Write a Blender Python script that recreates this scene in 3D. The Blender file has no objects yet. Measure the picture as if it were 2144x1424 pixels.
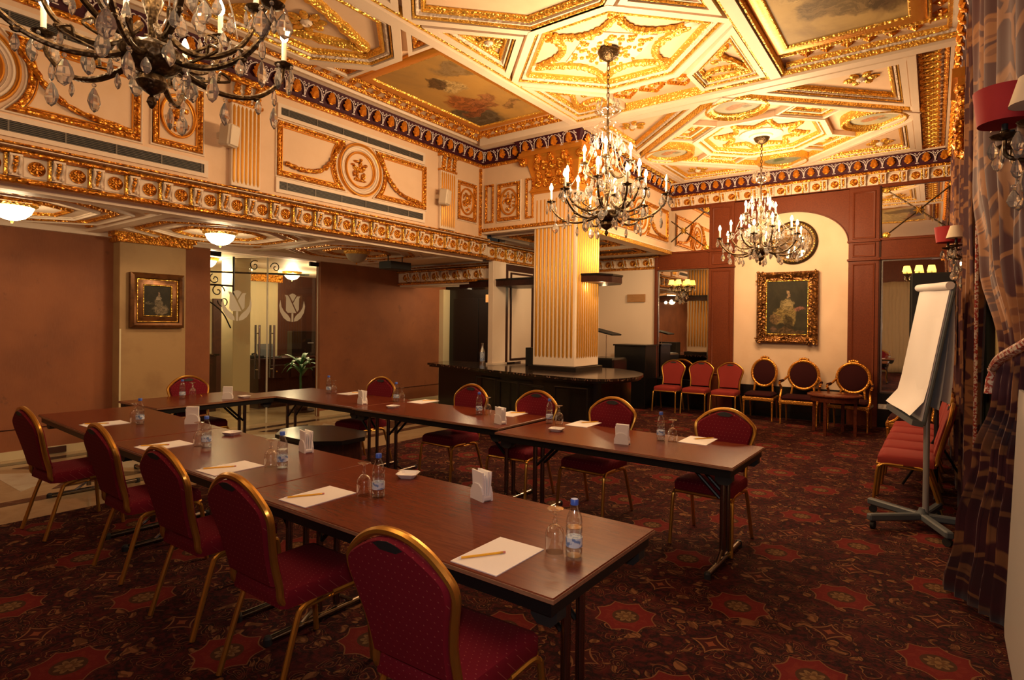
import bpy, bmesh, math, random
from mathutils import Vector, Matrix

random.seed(7)
PI = math.pi
SC = bpy.context.scene
COL = SC.collection

# ------------------------------------------------------------------ camera
cam_d = bpy.data.cameras.new('camera')
cam = bpy.data.objects.new('camera', cam_d)
COL.objects.link(cam)
cam_d.sensor_width = 36.0
cam_d.lens = 1214.7 / 2144 * 36.0
cam_d.shift_y = -25.74 / 2144
cam_d.clip_start = 0.05
_y, _p, _r = 0.62887, 0.003944, 0.011509
_w = Matrix(((math.cos(_y), math.sin(_y), 0), (0, 0, -1), (-math.sin(_y), math.cos(_y), 0)))
_rx = Matrix(((1, 0, 0), (0, math.cos(_p), -math.sin(_p)), (0, math.sin(_p), math.cos(_p))))
_rz = Matrix(((math.cos(_r), -math.sin(_r), 0), (math.sin(_r), math.cos(_r), 0), (0, 0, 1)))
_W = _rz @ _rx @ _w                       # rows: right, down, forward
cam.matrix_world = Matrix((( _W[0][0], -_W[1][0], -_W[2][0], 0.0),
                           ( _W[0][1], -_W[1][1], -_W[2][1], 0.0),
                           ( _W[0][2], -_W[1][2], -_W[2][2], 1.6),
                           (0, 0, 0, 1)))
SC.camera = cam

# ------------------------------------------------------------------ world, exposure
wd = bpy.data.worlds.new('world'); SC.world = wd; wd.use_nodes = True
wd.node_tree.nodes['Background'].inputs[0].default_value = (1.0, 0.8, 0.6, 1)
wd.node_tree.nodes['Background'].inputs[1].default_value = 0.02
SC.view_settings.view_transform = 'Standard'
SC.view_settings.look = 'None'
SC.view_settings.gamma = 1.0
SC.view_settings.use_curve_mapping = False
SC.view_settings.exposure = 0.0
SC.cycles.caustics_reflective = False
SC.cycles.caustics_refractive = False
SC.cycles.sample_clamp_indirect = 4.0
SC.cycles.max_bounces = 8
SC.cycles.diffuse_bounces = 4
SC.cycles.glossy_bounces = 4
SC.cycles.transmission_bounces = 6
SC.cycles.transparent_max_bounces = 16

CANDLE_W = 19.0         # one candle bulb of a chandelier
CANDLE_COL = (1.0, 0.665, 0.355)
DOME_W = 14.0           # one dome lamp of the aisle
FLASH_W = 52.0          # the photographer's flash on the camera

def point_light(name, loc, watts, col, radius=0.03):
    d = bpy.data.lights.new(name, 'POINT'); d.energy = watts; d.color = col
    d.shadow_soft_size = radius
    o = bpy.data.objects.new(name, d); o.location = loc; COL.objects.link(o)
    return o
point_light('camera_flash', (0.0, -0.02, 1.72), FLASH_W, (1.0, 0.93, 0.86), 0.04)

# ------------------------------------------------------------------ node helpers
class S:
    """a float or vector socket with arithmetic"""
    def __init__(s, t, k): s.t, s.k = t, k
    def _m(s, op, *a):
        n = s.t.nodes.new('ShaderNodeMath'); n.operation = op
        for i, v in enumerate((s,) + a):
            if isinstance(v, S): s.t.links.new(v.k, n.inputs[i])
            else: n.inputs[i].default_value = v
        return S(s.t, n.outputs[0])
    def __add__(s, b): return s._m('ADD', b)
    def __sub__(s, b): return s._m('SUBTRACT', b)
    def __mul__(s, b): return s._m('MULTIPLY', b)
    def __truediv__(s, b): return s._m('DIVIDE', b)
    def abs(s): return s._m('ABSOLUTE')
    def sin(s): return s._m('SINE')
    def cos(s): return s._m('COSINE')
    def sqrt(s): return s._m('SQRT')
    def pow(s, b): return s._m('POWER', b)
    def min(s, b): return s._m('MINIMUM', b)
    def max(s, b): return s._m('MAXIMUM', b)
    def lt(s, b): return s._m('LESS_THAN', b)
    def gt(s, b): return s._m('GREATER_THAN', b)
    def wrap(s, a, b): return s._m('WRAP', b, a)
    def atan2(s, b): return s._m('ARCTAN2', b)
    def step(s, a, b):
        n = s.t.nodes.new('ShaderNodeMapRange'); n.interpolation_type = 'SMOOTHSTEP'
        s.t.links.new(s.k, n.inputs[0]); n.inputs[1].default_value = a; n.inputs[2].default_value = b
        return S(s.t, n.outputs[0])

def mixc(t, f, a, b):
    n = t.nodes.new('ShaderNodeMix'); n.data_type = 'RGBA'
    for i, v in ((0, f), (6, a), (7, b)):
        if isinstance(v, S): t.links.new(v.k, n.inputs[i])
        elif isinstance(v, (tuple, list)): n.inputs[i].default_value = (*v[:3], 1)
        else: n.inputs[i].default_value = v
    return S(t, n.outputs[2])

def coords(t, kind='Object', scale=None):
    n = t.nodes.new('ShaderNodeTexCoord'); k = n.outputs[kind]
    if scale is not None:
        m = t.nodes.new('ShaderNodeMapping'); t.links.new(k, m.inputs[0])
        m.inputs[3].default_value = scale if isinstance(scale, tuple) else (scale,) * 3
        k = m.outputs[0]
    return S(t, k)

def noise(t, v, scale, detail=3, rough=.5, dist=0.0, colour=False):
    n = t.nodes.new('ShaderNodeTexNoise'); t.links.new(v.k, n.inputs['Vector'])
    n.inputs['Scale'].default_value = scale; n.inputs['Detail'].default_value = detail
    n.inputs['Roughness'].default_value = rough; n.inputs['Distortion'].default_value = dist
    return S(t, n.outputs['Color' if colour else 'Fac'])

def voronoi(t, v, scale, feature='F1', out='Distance', rnd=1.0):
    n = t.nodes.new('ShaderNodeTexVoronoi'); n.feature = feature
    t.links.new(v.k, n.inputs['Vector']); n.inputs['Scale'].default_value = scale
    n.inputs['Randomness'].default_value = rnd
    return S(t, n.outputs[out])

def sep(t, v):
    n = t.nodes.new('ShaderNodeSeparateXYZ'); t.links.new(v.k, n.inputs[0])
    return [S(t, o) for o in n.outputs]

def comb(t, x, y, z=0.0):
    n = t.nodes.new('ShaderNodeCombineXYZ')
    for i, v in enumerate((x, y, z)):
        if isinstance(v, S): t.links.new(v.k, n.inputs[i])
        else: n.inputs[i].default_value = v
    return S(t, n.outputs[0])

def bump(t, h, strength, dist=0.01):
    n = t.nodes.new('ShaderNodeBump'); n.inputs['Strength'].default_value = strength
    n.inputs['Distance'].default_value = dist; t.links.new(h.k, n.inputs['Height'])
    return n.outputs[0]

MATS = {}
def new_mat(name):
    m = bpy.data.materials.new(name); m.use_nodes = True
    MATS[name] = m
    t = m.node_tree
    return m, t, t.nodes['Principled BSDF']

def simple(name, col, rough=.5, metal=0.0, spec=.5, var=None, relief=None, emit=None, coat=0.0):
    """var = (noise scale, second colour, low, high); relief = (kind, scale, strength, distance)"""
    m, t, b = new_mat(name)
    b.inputs['Base Color'].default_value = (*col, 1)
    b.inputs['Roughness'].default_value = rough
    b.inputs['Metallic'].default_value = metal
    b.inputs['Specular IOR Level'].default_value = spec
    b.inputs['Coat Weight'].default_value = coat
    if var or relief: v = coords(t)
    if var:
        f = noise(t, v, var[0], 4, .6).step(var[2], var[3])
        t.links.new(mixc(t, f, col, var[1]).k, b.inputs['Base Color'])
    if relief:
        kind, sc, st, di = relief
        if kind == 'voronoi': h = voronoi(t, v, sc, 'SMOOTH_F1')
        else: h = noise(t, v, sc, 4, .6)
        t.links.new(bump(t, h, st, di), b.inputs['Normal'])
    if emit:
        b.inputs['Emission Color'].default_value = (*emit[0], 1)
        b.inputs['Emission Strength'].default_value = emit[1]
    return m

def clear(name, tint, gloss=.08, rough=.02, edge=.7):
    """thin clear glass or plastic: see-through in the middle, glossy at the rim"""
    m = bpy.data.materials.new(name); m.use_nodes = True; MATS[name] = m
    t = m.node_tree; t.nodes.clear()
    o = t.nodes.new('ShaderNodeOutputMaterial')
    tr = t.nodes.new('ShaderNodeBsdfTransparent'); tr.inputs[0].default_value = (*tint, 1)
    gl = t.nodes.new('ShaderNodeBsdfGlossy'); gl.inputs['Roughness'].default_value = rough
    lw = t.nodes.new('ShaderNodeLayerWeight'); lw.inputs[0].default_value = .35
    f = (S(t, lw.outputs['Facing']).pow(1.7) * edge) + gloss
    mx = t.nodes.new('ShaderNodeMixShader')
    t.links.new(f.k, mx.inputs[0]); t.links.new(tr.outputs[0], mx.inputs[1]); t.links.new(gl.outputs[0], mx.inputs[2])
    t.links.new(mx.outputs[0], o.inputs[0])
    return m

# ------------------------------------------------------------------ materials
simple('plaster', (.80, .56, .37), .62, var=(3.0, (.76, .52, .33), .45, .75), relief=('noise', 40, .05, .01))
simple('white_paint', (.80, .64, .49), .5, relief=('noise', 60, .08, .01))
simple('white_relief', (.78, .64, .52), .5, relief=('voronoi', 32, .9, .02))
simple('gold', (.76, .33, .045), .34, .72, relief=('noise', 30, .25, .01))
simple('gold_relief', (.80, .34, .040), .33, .68, var=(26, (.42, .11, .010), .45, .66), relief=('voronoi', 34, 1.0, .03))
simple('gold_bright', (.90, .52, .09), .30, .72, relief=('voronoi', 45, .8, .02))
simple('flute_gold', (.86, .44, .07), .32, .6)
simple('chair_gold', (.58, .30, .055), .30, .85, relief=('noise', 90, .10, .005))
simple('purple', (.055, .009, .018), .6, 0, .2)
simple('scroll_white', (.80, .68, .66), .55)
simple('shell_gold', (.85, .30, .025), .32, .55, relief=('noise', 60, .3, .01))
simple('black_lacquer', (.008, .007, .007), .22, relief=('noise', 20, .03, .01))
simple('black_matte', (.010, .010, .011), .65)
simple('black_metal', (.012, .012, .013), .4, .4)
simple('chrome', (.55, .53, .50), .16, 1.0)
simple('dark_steel', (.26, .24, .225), .22, 1.0)
simple('bronze', (.075, .045, .020), .38, .8, var=(30, (.20, .13, .06), .5, .7), relief=('voronoi', 60, .5, .01))
simple('ivory', (.80, .70, .52), .5)
simple('porcelain', (.86, .82, .80), .18, coat=.3)
simple('paper', (.88, .83, .82), .7)
simple('napkin', (.93, .89, .87), .85)
simple('pencil_yellow', (.92, .50, .03), .4)
simple('pencil_pink', (.62, .20, .17), .6)
simple('cap_blue', (.05, .13, .62), .4)
simple('label_blue', (.16, .26, .52), .45, var=(40, (.66, .74, .86), .42, .52))
simple('cream_shade', (.80, .66, .48), .8)
simple('red_shade', (.40, .018, .022), .75)
simple('grille_dark', (.012, .011, .01), .6)
simple('grille_slat', (.16, .135, .11), .45)
simple('speaker_white', (.70, .58, .44), .5)
simple('flip_grey', (.085, .10, .115), .45)
simple('flip_pole', (.42, .42, .42), .35, .6)
simple('leaf_green', (.035, .15, .05), .4, var=(9, (.10, .26, .12), .4, .6))
simple('red_seat', (.36, .02, .012), .75)
simple('iron', (.012, .016, .014), .5, .6)
simple('hall_cream', (.66, .56, .34), .7)
simple('hall_wood', (.055, .020, .014), .4)
simple('velvet', (.030, .003, .004), .9, 0, .2)
simple('gilt_wood', (.58, .24, .035), .32, .75, relief=('voronoi', 55, .7, .01))
simple('beige_sheer', (.36, .25, .11), .8, relief=('noise', 30, .1, .01))
simple('rear_curtain', (.50, .36, .19), .8)
simple('rope', (.62, .50, .42), .8, var=(60, (.30, .03, .02), .45, .55))
simple('socket_white', (.72, .66, .58), .4)
simple('bulb_hot', (1, .8, .5), .5, emit=((1.0, .78, .42), 38.0))
simple('bulb_off', (.85, .76, .60), .3)
simple('dome_lit', (1, .9, .7), .5, emit=((1.0, .86, .58), 9.0))
simple('dome_off', (.40, .33, .25), .35)
simple('shade_lit', (.8, .5, .15), .8, emit=((1.0, .58, .10), 2.6))
simple('pane_red', (.42, .025, .015), .4)
simple('pane_grey', (.13, .15, .18), .15)
simple('frost', (.70, .66, .54), .6)
clear('clear_glass', (.985, .97, .95), .10, .07, .90)
clear('clear_plastic', (.95, .97, 1.0), .10, .06, .8)
clear('door_glass', (.90, .93, .90), .035, .01, .5)
m, t, b = new_mat('crystal')
b.inputs['Base Color'].default_value = (1, .98, .95, 1); b.inputs['Roughness'].default_value = .05
b.inputs['Transmission Weight'].default_value = .88; b.inputs['IOR'].default_value = 1.60
m, t, b = new_mat('mirror')
b.inputs['Base Color'].default_value = (.86, .80, .72, 1); b.inputs['Metallic'].default_value = 1.0; b.inputs['Roughness'].default_value = .015
vv = coords(t)
t.links.new(bump(t, noise(t, vv, 2.2, 2), .03, .02), b.inputs['Normal'])

def wood(name, c1, c2, rough, scale=(1, 14, 14), coat=0.0, spec=.2):
    m, t, b = new_mat(name)
    v = coords(t, 'Object', scale)
    f = noise(t, v, 5.0, 5, .62, 1.2)
    t.links.new(mixc(t, f.step(.3, .72), c1, c2).k, b.inputs['Base Color'])
    b.inputs['Roughness'].default_value = rough; b.inputs['Coat Weight'].default_value = coat
    b.inputs['Specular IOR Level'].default_value = spec
    t.links.new(bump(t, f, .04, .01), b.inputs['Normal'])
    return m
wood('table_wood', (.155, .030, .011), (.100, .018, .008), .27, (1.2, 9, 9), .0, .16)
wood('table_edge', (.30, .15, .085), (.20, .09, .05), .5, (1, 9, 9))
wood('wall_wood', (.165, .036, .010), (.110, .022, .007), .42, (12, 12, 1.2))
wood('dark_wood', (.050, .016, .010), (.026, .009, .006), .35, (9, 9, 1.4))
wood('side_table_wood', (.16, .040, .018), (.09, .02, .010), .25, (3, 3, 3), .2)
wood('plank_wood', (.45, .24, .10), (.36, .18, .07), .5, (2, 9, 9))

m, t, b = new_mat('granite')                                # dark veined stone of the counter
v = coords(t); f = noise(t, v, 7.0, 7, .7, 2.2); g = noise(t, v, 26, 3)
c = mixc(t, f.step(.53, .60), (.016, .010, .008), (.17, .085, .055))
c = mixc(t, g.step(.64, .72), c, (.30, .19, .13))
t.links.new(c.k, b.inputs['Base Color']); b.inputs['Roughness'].default_value = .13

m, t, b = new_mat('chair_fabric')                           # burgundy with pale woven dots
v = coords(t); x, y, z = sep(t, v)
gx = ((x + z * .5 + y * .5) * 34).wrap(-.5, .5); gz = ((z + y) * 52).wrap(-.5, .5)
d = (gx * gx + gz * gz).sqrt()
c = mixc(t, d.lt(.085), (.150, .005, .014), (.30, .075, .06))
t.links.new(c.k, b.inputs['Base Color']); b.inputs['Roughness'].default_value = .85
b.inputs['Specular IOR Level'].default_value = .2
simple('chair_red', (.24, .015, .010), .85)

m, t, b = new_mat('wall_fabric')                            # stained brown wall cloth of the aisle
v = coords(t); f = noise(t, v, 1.3, 4, .6); f2 = noise(t, v, 4.0, 4, .7); w = noise(t, coords(t, 'Object', (60, 60, 4)), 3, 2)
c = mixc(t, f.step(.35, .7), (.30, .100, .036), (.22, .072, .028))
c = mixc(t, f2.step(.60, .74) * .5, c, (.08, .034, .022))
c = mixc(t, w.step(.4, .7) * .25, c, (.30, .12, .06))
t.links.new(c.k, b.inputs['Base Color']); b.inputs['Roughness'].default_value = .75
simple('pilaster_tan', (.40, .245, .105), .7, var=(2.5, (.33, .19, .08), .4, .7))

m, t, b = new_mat('carpet')                                 # maroon carpet, tan scrolls, red star medallions
v = coords(t); x, y, z = sep(t, v)
def cell(cx, cy):
    px = (x - cx).wrap(-.465, .465); py = (y - cy).wrap(-.5, .5)
    return px, py
meds = []
for cx, cy in ((-.43, 3.97), (.035, 4.47)):
    px, py = cell(cx, cy); r = (px * px + py * py).sqrt(); a = py.atan2(px)
    k = (a * 4).sin().abs() * -1.0 + 1.0
    meds.append((r * (k * -.24 + 1.24), r, (a * 4).cos().abs()))
star = meds[0][0].min(meds[1][0]); rad = meds[0][1].min(meds[1][1])
kk = mixc(t, meds[0][1].lt(meds[1][1]), (0, 0, 0), (1, 1, 1))
petal = (meds[0][1] / (meds[0][2] * .45 + .55)).min(meds[1][1] / (meds[1][2] * .45 + .55))
dia = None
for cx, cy in ((-.43, 3.47), (.035, 3.97)):
    px, py = cell(cx, cy); q = (px.abs().pow(.7) + py.abs().pow(.7))
    dia = q if dia is None else dia.min(q)
nz = noise(t, v, 9.0, 3, .6, 0, True)
nx, ny, _ = sep(t, nz)
wx = x + (nx - .5) * .10; wy = y + (ny - .5) * .10
def spiral(sc, off, turns, lo, hi):
    vo = t.nodes.new('ShaderNodeTexVoronoi'); vo.inputs['Scale'].default_value = sc; vo.inputs['Randomness'].default_value = .85
    q = comb(t, wx + off, wy + off * .7, 0.0); t.links.new(q.k, vo.inputs['Vector'])
    qx, qy, _ = sep(t, q); cx, cy, _ = sep(t, S(t, vo.outputs['Position'])); dd = S(t, vo.outputs['Distance'])
    an = (qy - cy).atan2(qx - cx)
    return (an + dd * turns).sin().step(lo, hi), dd, an
sp1, d1, a1 = spiral(5.2, 0.0, 15.0, .50, .80)
sp2, d2, a2 = spiral(6.4, 2.3, 9.0, .05, .35)
small = noise(t, v, 30, 3, .65)
c = mixc(t, small.step(.42, .62), (.018, .0035, .0045), (.066, .008, .007))
c = mixc(t, noise(t, v, 7, 2).step(.5, .66) * .5, c, (.11, .012, .009))
c = mixc(t, sp1 * d1.step(.60, .42), c, (.19, .075, .028))
leaf = sp2 * d2.step(.52, .44) * noise(t, comb(t, wx, wy, 0.0), 7, 2).step(.40, .46)
lobes = ((a2 * 7).sin() * .08 + d2)
leaf = (leaf * lobes.step(.50, .44)).max(noise(t, comb(t, wx, wy, 0.0), 10, 2.5, .6).step(.535, .565) * .85)
c = mixc(t, leaf, c, (.28, .120, .046))
c = mixc(t, leaf * (a2 * 14).sin().step(.2, .7) * .75, c, (.080, .030, .013))
c = mixc(t, dia.lt(.205), c, (.20, .085, .035)); c = mixc(t, dia.lt(.180), c, (.045, .007, .006)); c = mixc(t, dia.lt(.095), c, (.19, .05, .022))
c = mixc(t, star.lt(.178), c, (.17, .070, .030))
c = mixc(t, star.lt(.169), c, (.120, .010, .009))
c = mixc(t, star.lt(.128) * small.step(.4, .6) * .6, c, (.16, .022, .014))
c = mixc(t, rad.lt(.074), c, (.055, .022, .010))
c = mixc(t, petal.lt(.060), c, (.16, .085, .034)); c = mixc(t, petal.lt(.040), c, (.10, .045, .018)); c = mixc(t, rad.lt(.015), c, (.18, .09, .035))
t.links.new(c.k, b.inputs['Base Color']); b.inputs['Roughness'].default_value = .95
b.inputs['Specular IOR Level'].default_value = .15
t.links.new(bump(t, noise(t, v, 160, 2), .35, .01), b.inputs['Normal'])

m, t, b = new_mat('curtain_damask')                         # maroon cloth with big gold leaf scrolls
v = coords(t, 'UV'); vy, vz, vx = sep(t, v); flatv = comb(t, 0.0, vy, vz)
nz = noise(t, flatv, 9.0, 3, .6, 0, True); _, ny, nzz = sep(t, nz)
wy, wz = vy + (ny - .5) * .16, vz + (nzz - .5) * .16
wv = comb(t, 0.0, wy, wz)
leafn = noise(t, wv, 12.0, 3, .55)
leaf = leafn.step(.47, .51); vein = ((wy * .9 + wz) * 190 + nzz * 22).sin()
ridge = (leafn * 60).sin()
c = mixc(t, leaf, (.050, .005, .011), (.34, .130, .036))
c = mixc(t, leaf * vein.step(.0, .6) * .6, c, (.16, .050, .018))
c = mixc(t, leaf * ridge.step(.3, .8) * .55, c, (.11, .032, .014))
c = mixc(t, (leafn - .40).abs().step(.022, .008), c, (.26, .095, .030))
t.links.new(c.k, b.inputs['Base Color']); b.inputs['Roughness'].default_value = .75
simple('pilaster_tan', (.40, .245, .105), .7, var=(2.5, (.33, .19, .08), .4, .7))

m, t, b = new_mat('carpet')                                 # maroon carpet, tan scrolls, red star medallions
v = coords(t); x, y, z = sep(t, v)
def cell(cx, cy):
    px = (x - cx).wrap(-.465, .465); py = (y - cy).wrap(-.5, .5)
    return px, py
meds = []
for cx, cy in ((-.43, 3.97), (.035, 4.47)):
    px, py = cell(cx, cy); r = (px * px + py * py).sqrt(); a = py.atan2(px)
    k = (a * 4).sin().abs() * -1.0 + 1.0
    meds.append((r * (k * -.24 + 1.24), r, (a * 4).cos().abs()))
star = meds[0][0].min(meds[1][0]); rad = meds[0][1].min(meds[1][1])
kk = mixc(t, meds[0][1].lt(meds[1][1]), (0, 0, 0), (1, 1, 1))
petal = (meds[0][1] / (meds[0][2] * .45 + .55)).min(meds[1][1] / (meds[1][2] * .45 + .55))
dia = None
for cx, cy in ((-.43, 3.47), (.035, 3.97)):
    px, py = cell(cx, cy); q = (px.abs().pow(.7) + py.abs().pow(.7))
    dia = q if dia is None else dia.min(q)
nz = noise(t, v, 5.5, 2, .5, 0, True)
nx, ny, _ = sep(t, nz)
wx = x + (nx - .5) * .22; wy = y + (ny - .5) * .22
wv = comb(t, wx, wy, 0.0)
d1 = voronoi(t, wv, 8.5); d2 = voronoi(t, comb(t, wx + 3.7, wy + 1.3, 0.0), 13.0)
swirl = (d1 * 46 + (nx + ny) * 9).sin(); vein = ((wx * .7 + wy) * 150 + (nx * 14)).sin()
small = noise(t, v, 30, 3, .65)
c = mixc(t, small.step(.42, .62), (.016, .0035, .0045), (.060, .007, .007))
c = mixc(t, noise(t, v, 7, 2).step(.5, .7) * .5, c, (.085, .010, .008))
c = mixc(t, swirl.step(.80, .97) * d1.step(.62, .40), c, (.17, .070, .028))
leaf = d2.step(.36, .30) * noise(t, wv, 9, 2).step(.46, .54)
c = mixc(t, leaf, c, (.19, .080, .032))
c = mixc(t, leaf * vein.step(.1, .6) * .8, c, (.075, .026, .012))
c = mixc(t, d2.step(.40, .37) * d2.step(.31, .34) * .8, c, (.012, .003, .004))
c = mixc(t, dia.lt(.205), c, (.20, .085, .035)); c = mixc(t, dia.lt(.180), c, (.045, .007, .006)); c = mixc(t, dia.lt(.095), c, (.19, .05, .022))
c = mixc(t, star.lt(.178), c, (.17, .070, .030))
c = mixc(t, star.lt(.169), c, (.120, .010, .009))
c = mixc(t, star.lt(.128) * small.step(.4, .6) * .6, c, (.16, .022, .014))
c = mixc(t, rad.lt(.074), c, (.055, .022, .010))
c = mixc(t, petal.lt(.060), c, (.16, .085, .034)); c = mixc(t, petal.lt(.040), c, (.10, .045, .018)); c = mixc(t, rad.lt(.015), c, (.18, .09, .035))
t.links.new(c.k, b.inputs['Base Color']); b.inputs['Roughness'].default_value = .95
b.inputs['Specular IOR Level'].default_value = .15
t.links.new(bump(t, noise(t, v, 160, 2), .35, .01), b.inputs['Normal'])

m, t, b = new_mat('curtain_damask')                         # maroon cloth with big gold leaf scrolls
v = coords(t); nz = noise(t, v, 2.6, 2, .5, 0, True)
vx, vy, vz = sep(t, v); nx, ny, nzz = sep(t, nz)
wv = comb(t, vx * .0, vy + (ny - .5) * .35, vz + (nzz - .5) * .35)
leaf = voronoi(t, wv, 4.2); rings = (voronoi(t, wv, 4.2) * 30).sin(); edge = voronoi(t, wv, 3.0, 'DISTANCE_TO_EDGE')
c = mixc(t, leaf.step(.44, .38), (.060, .006, .012), (.30, .120, .038))
c = mixc(t, leaf.step(.40, .30) * rings.step(.2, .7) * .75, c, (.15, .045, .020))
c = mixc(t, edge.step(.055, .03), c, (.27, .105, .034))
t.links.new(c.k, b.inputs['Base Color']); b.inputs['Roughness'].default_value = .7
b.inputs['Sheen Weight'].default_value = .2

m, t, b = new_mat('marble')                                 # pale polished stone of the aisle
v = coords(t); f = noise(t, v, 2.0, 6, .65, 1.0)
t.links.new(mixc(t, f.step(.4, .7), (.50, .36, .21), (.40, .27, .15)).k, b.inputs['Base Color'])
b.inputs['Roughness'].default_value = .12
simple('marble_dark', (.06, .032, .022), .14, var=(12, (.16, .09, .06), .5, .65))
simple('marble_white', (.66, .58, .44), .16, var=(5, (.58, .48, .34), .4, .7))

def painted(name, ground, patches, scale=1.0):
    """a dim old canvas: broken clouds of colour over a ground, with brushed folds"""
    m, t, b = new_mat(name)
    v = coords(t, 'Generated'); nz = noise(t, v, 4.5 * scale, 5, .62, 0, True)
    x, y, z = sep(t, v); nx, ny, _ = sep(t, nz)
    x = x + (nx - .5) * .30; y = y + (ny - .5) * .30
    big = noise(t, v, 2.4 * scale, 6, .62, .6); fold = noise(t, comb(t, x * 3.0, y * 9.0, 0.0), 3.0 * scale, 4, .6, 1.5)
    c = mixc(t, big.step(.35, .7), ground[0], ground[1])
    for (cx, cy, rx, ry, col, amt) in patches:
        dx = (x - cx) / rx; dy = (y - cy) / ry
        f = (dx * dx + dy * dy).sqrt().step(1.05, .75) * amt
        dark = tuple(q * .35 for q in col)
        c = mixc(t, f, c, mixc(t, fold.step(.38, .62), dark, col))
    t.links.new(c.k, b.inputs['Base Color']); b.inputs['Roughness'].default_value = .5
    b.inputs['Specular IOR Level'].default_value = .12
    return m
painted('canvas_garden', ((.030, .026, .016), (.055, .045, .024)),
        [(.42, .34, .28, .20, (.34, .24, .08), .9), (.58, .36, .16, .22, (.26, .18, .06), .9), (.50, .22, .14, .16, (.06, .04, .02), .8), (.50, .56, .15, .12, (.40, .30, .13), .8), (.54, .74, .055, .055, (.50, .32, .17), .9),
         (.80, .48, .14, .05, (.32, .13, .09), .8), (.22, .30, .12, .12, (.22, .13, .06), .8), (.16, .10, .1, .06, (.20, .11, .07), .7), (.55, .05, .4, .06, (.14, .08, .035), .8)])
painted('canvas_dusk', ((.028, .024, .016), (.044, .036, .022)),
        [(.62, .20, .34, .20, (.27, .20, .12), .85), (.56, .42, .18, .16, (.24, .18, .11), .8), (.56, .60, .08, .09, (.34, .26, .17), .85), (.58, .72, .05, .06, (.34, .22, .14), .9),
         (.20, .42, .18, .05, (.16, .13, .08), .7)])
painted('canvas_sky', ((.46, .25, .065), (.34, .19, .06)),
        [(.14, .16, .40, .22, (.11, .085, .055), .9), (.36, .40, .20, .16, (.46, .12, .03), .85), (.52, .34, .14, .10, (.40, .14, .05), .8), (.55, .64, .14, .10, (.62, .42, .17), .8), (.46, .70, .12, .06, (.10, .05, .025), .85),
         (.66, .42, .12, .05, (.36, .12, .05), .7), (.80, .24, .18, .05, (.34, .17, .06), .8), (.90, .80, .28, .10, (.20, .15, .09), .6), (.30, .22, .2, .05, (.34, .10, .03), .8)])
painted('canvas_storm', ((.50, .34, .13), (.30, .19, .075)),
        [(.28, .70, .34, .30, (.60, .44, .20), .7), (.76, .62, .16, .14, (.36, .09, .03), .85), (.86, .40, .22, .30, (.10, .055, .03), .85), (.66, .78, .14, .06, (.42, .18, .06), .8), (.50, .30, .30, .16, (.22, .14, .06), .8)])
painted('canvas_putti', ((.46, .40, .24), (.34, .36, .30)),
        [(.42, .42, .18, .15, (.58, .22, .09), .8), (.60, .52, .15, .10, (.62, .30, .14), .8), (.66, .36, .12, .08, (.28, .20, .10), .7)], 1.4)
painted('canvas_grove', ((.30, .30, .20), (.18, .22, .13)),
        [(.42, .5, .2, .16, (.10, .16, .06), .8), (.62, .48, .12, .1, (.44, .40, .24), .8)], 1.4)
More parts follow.
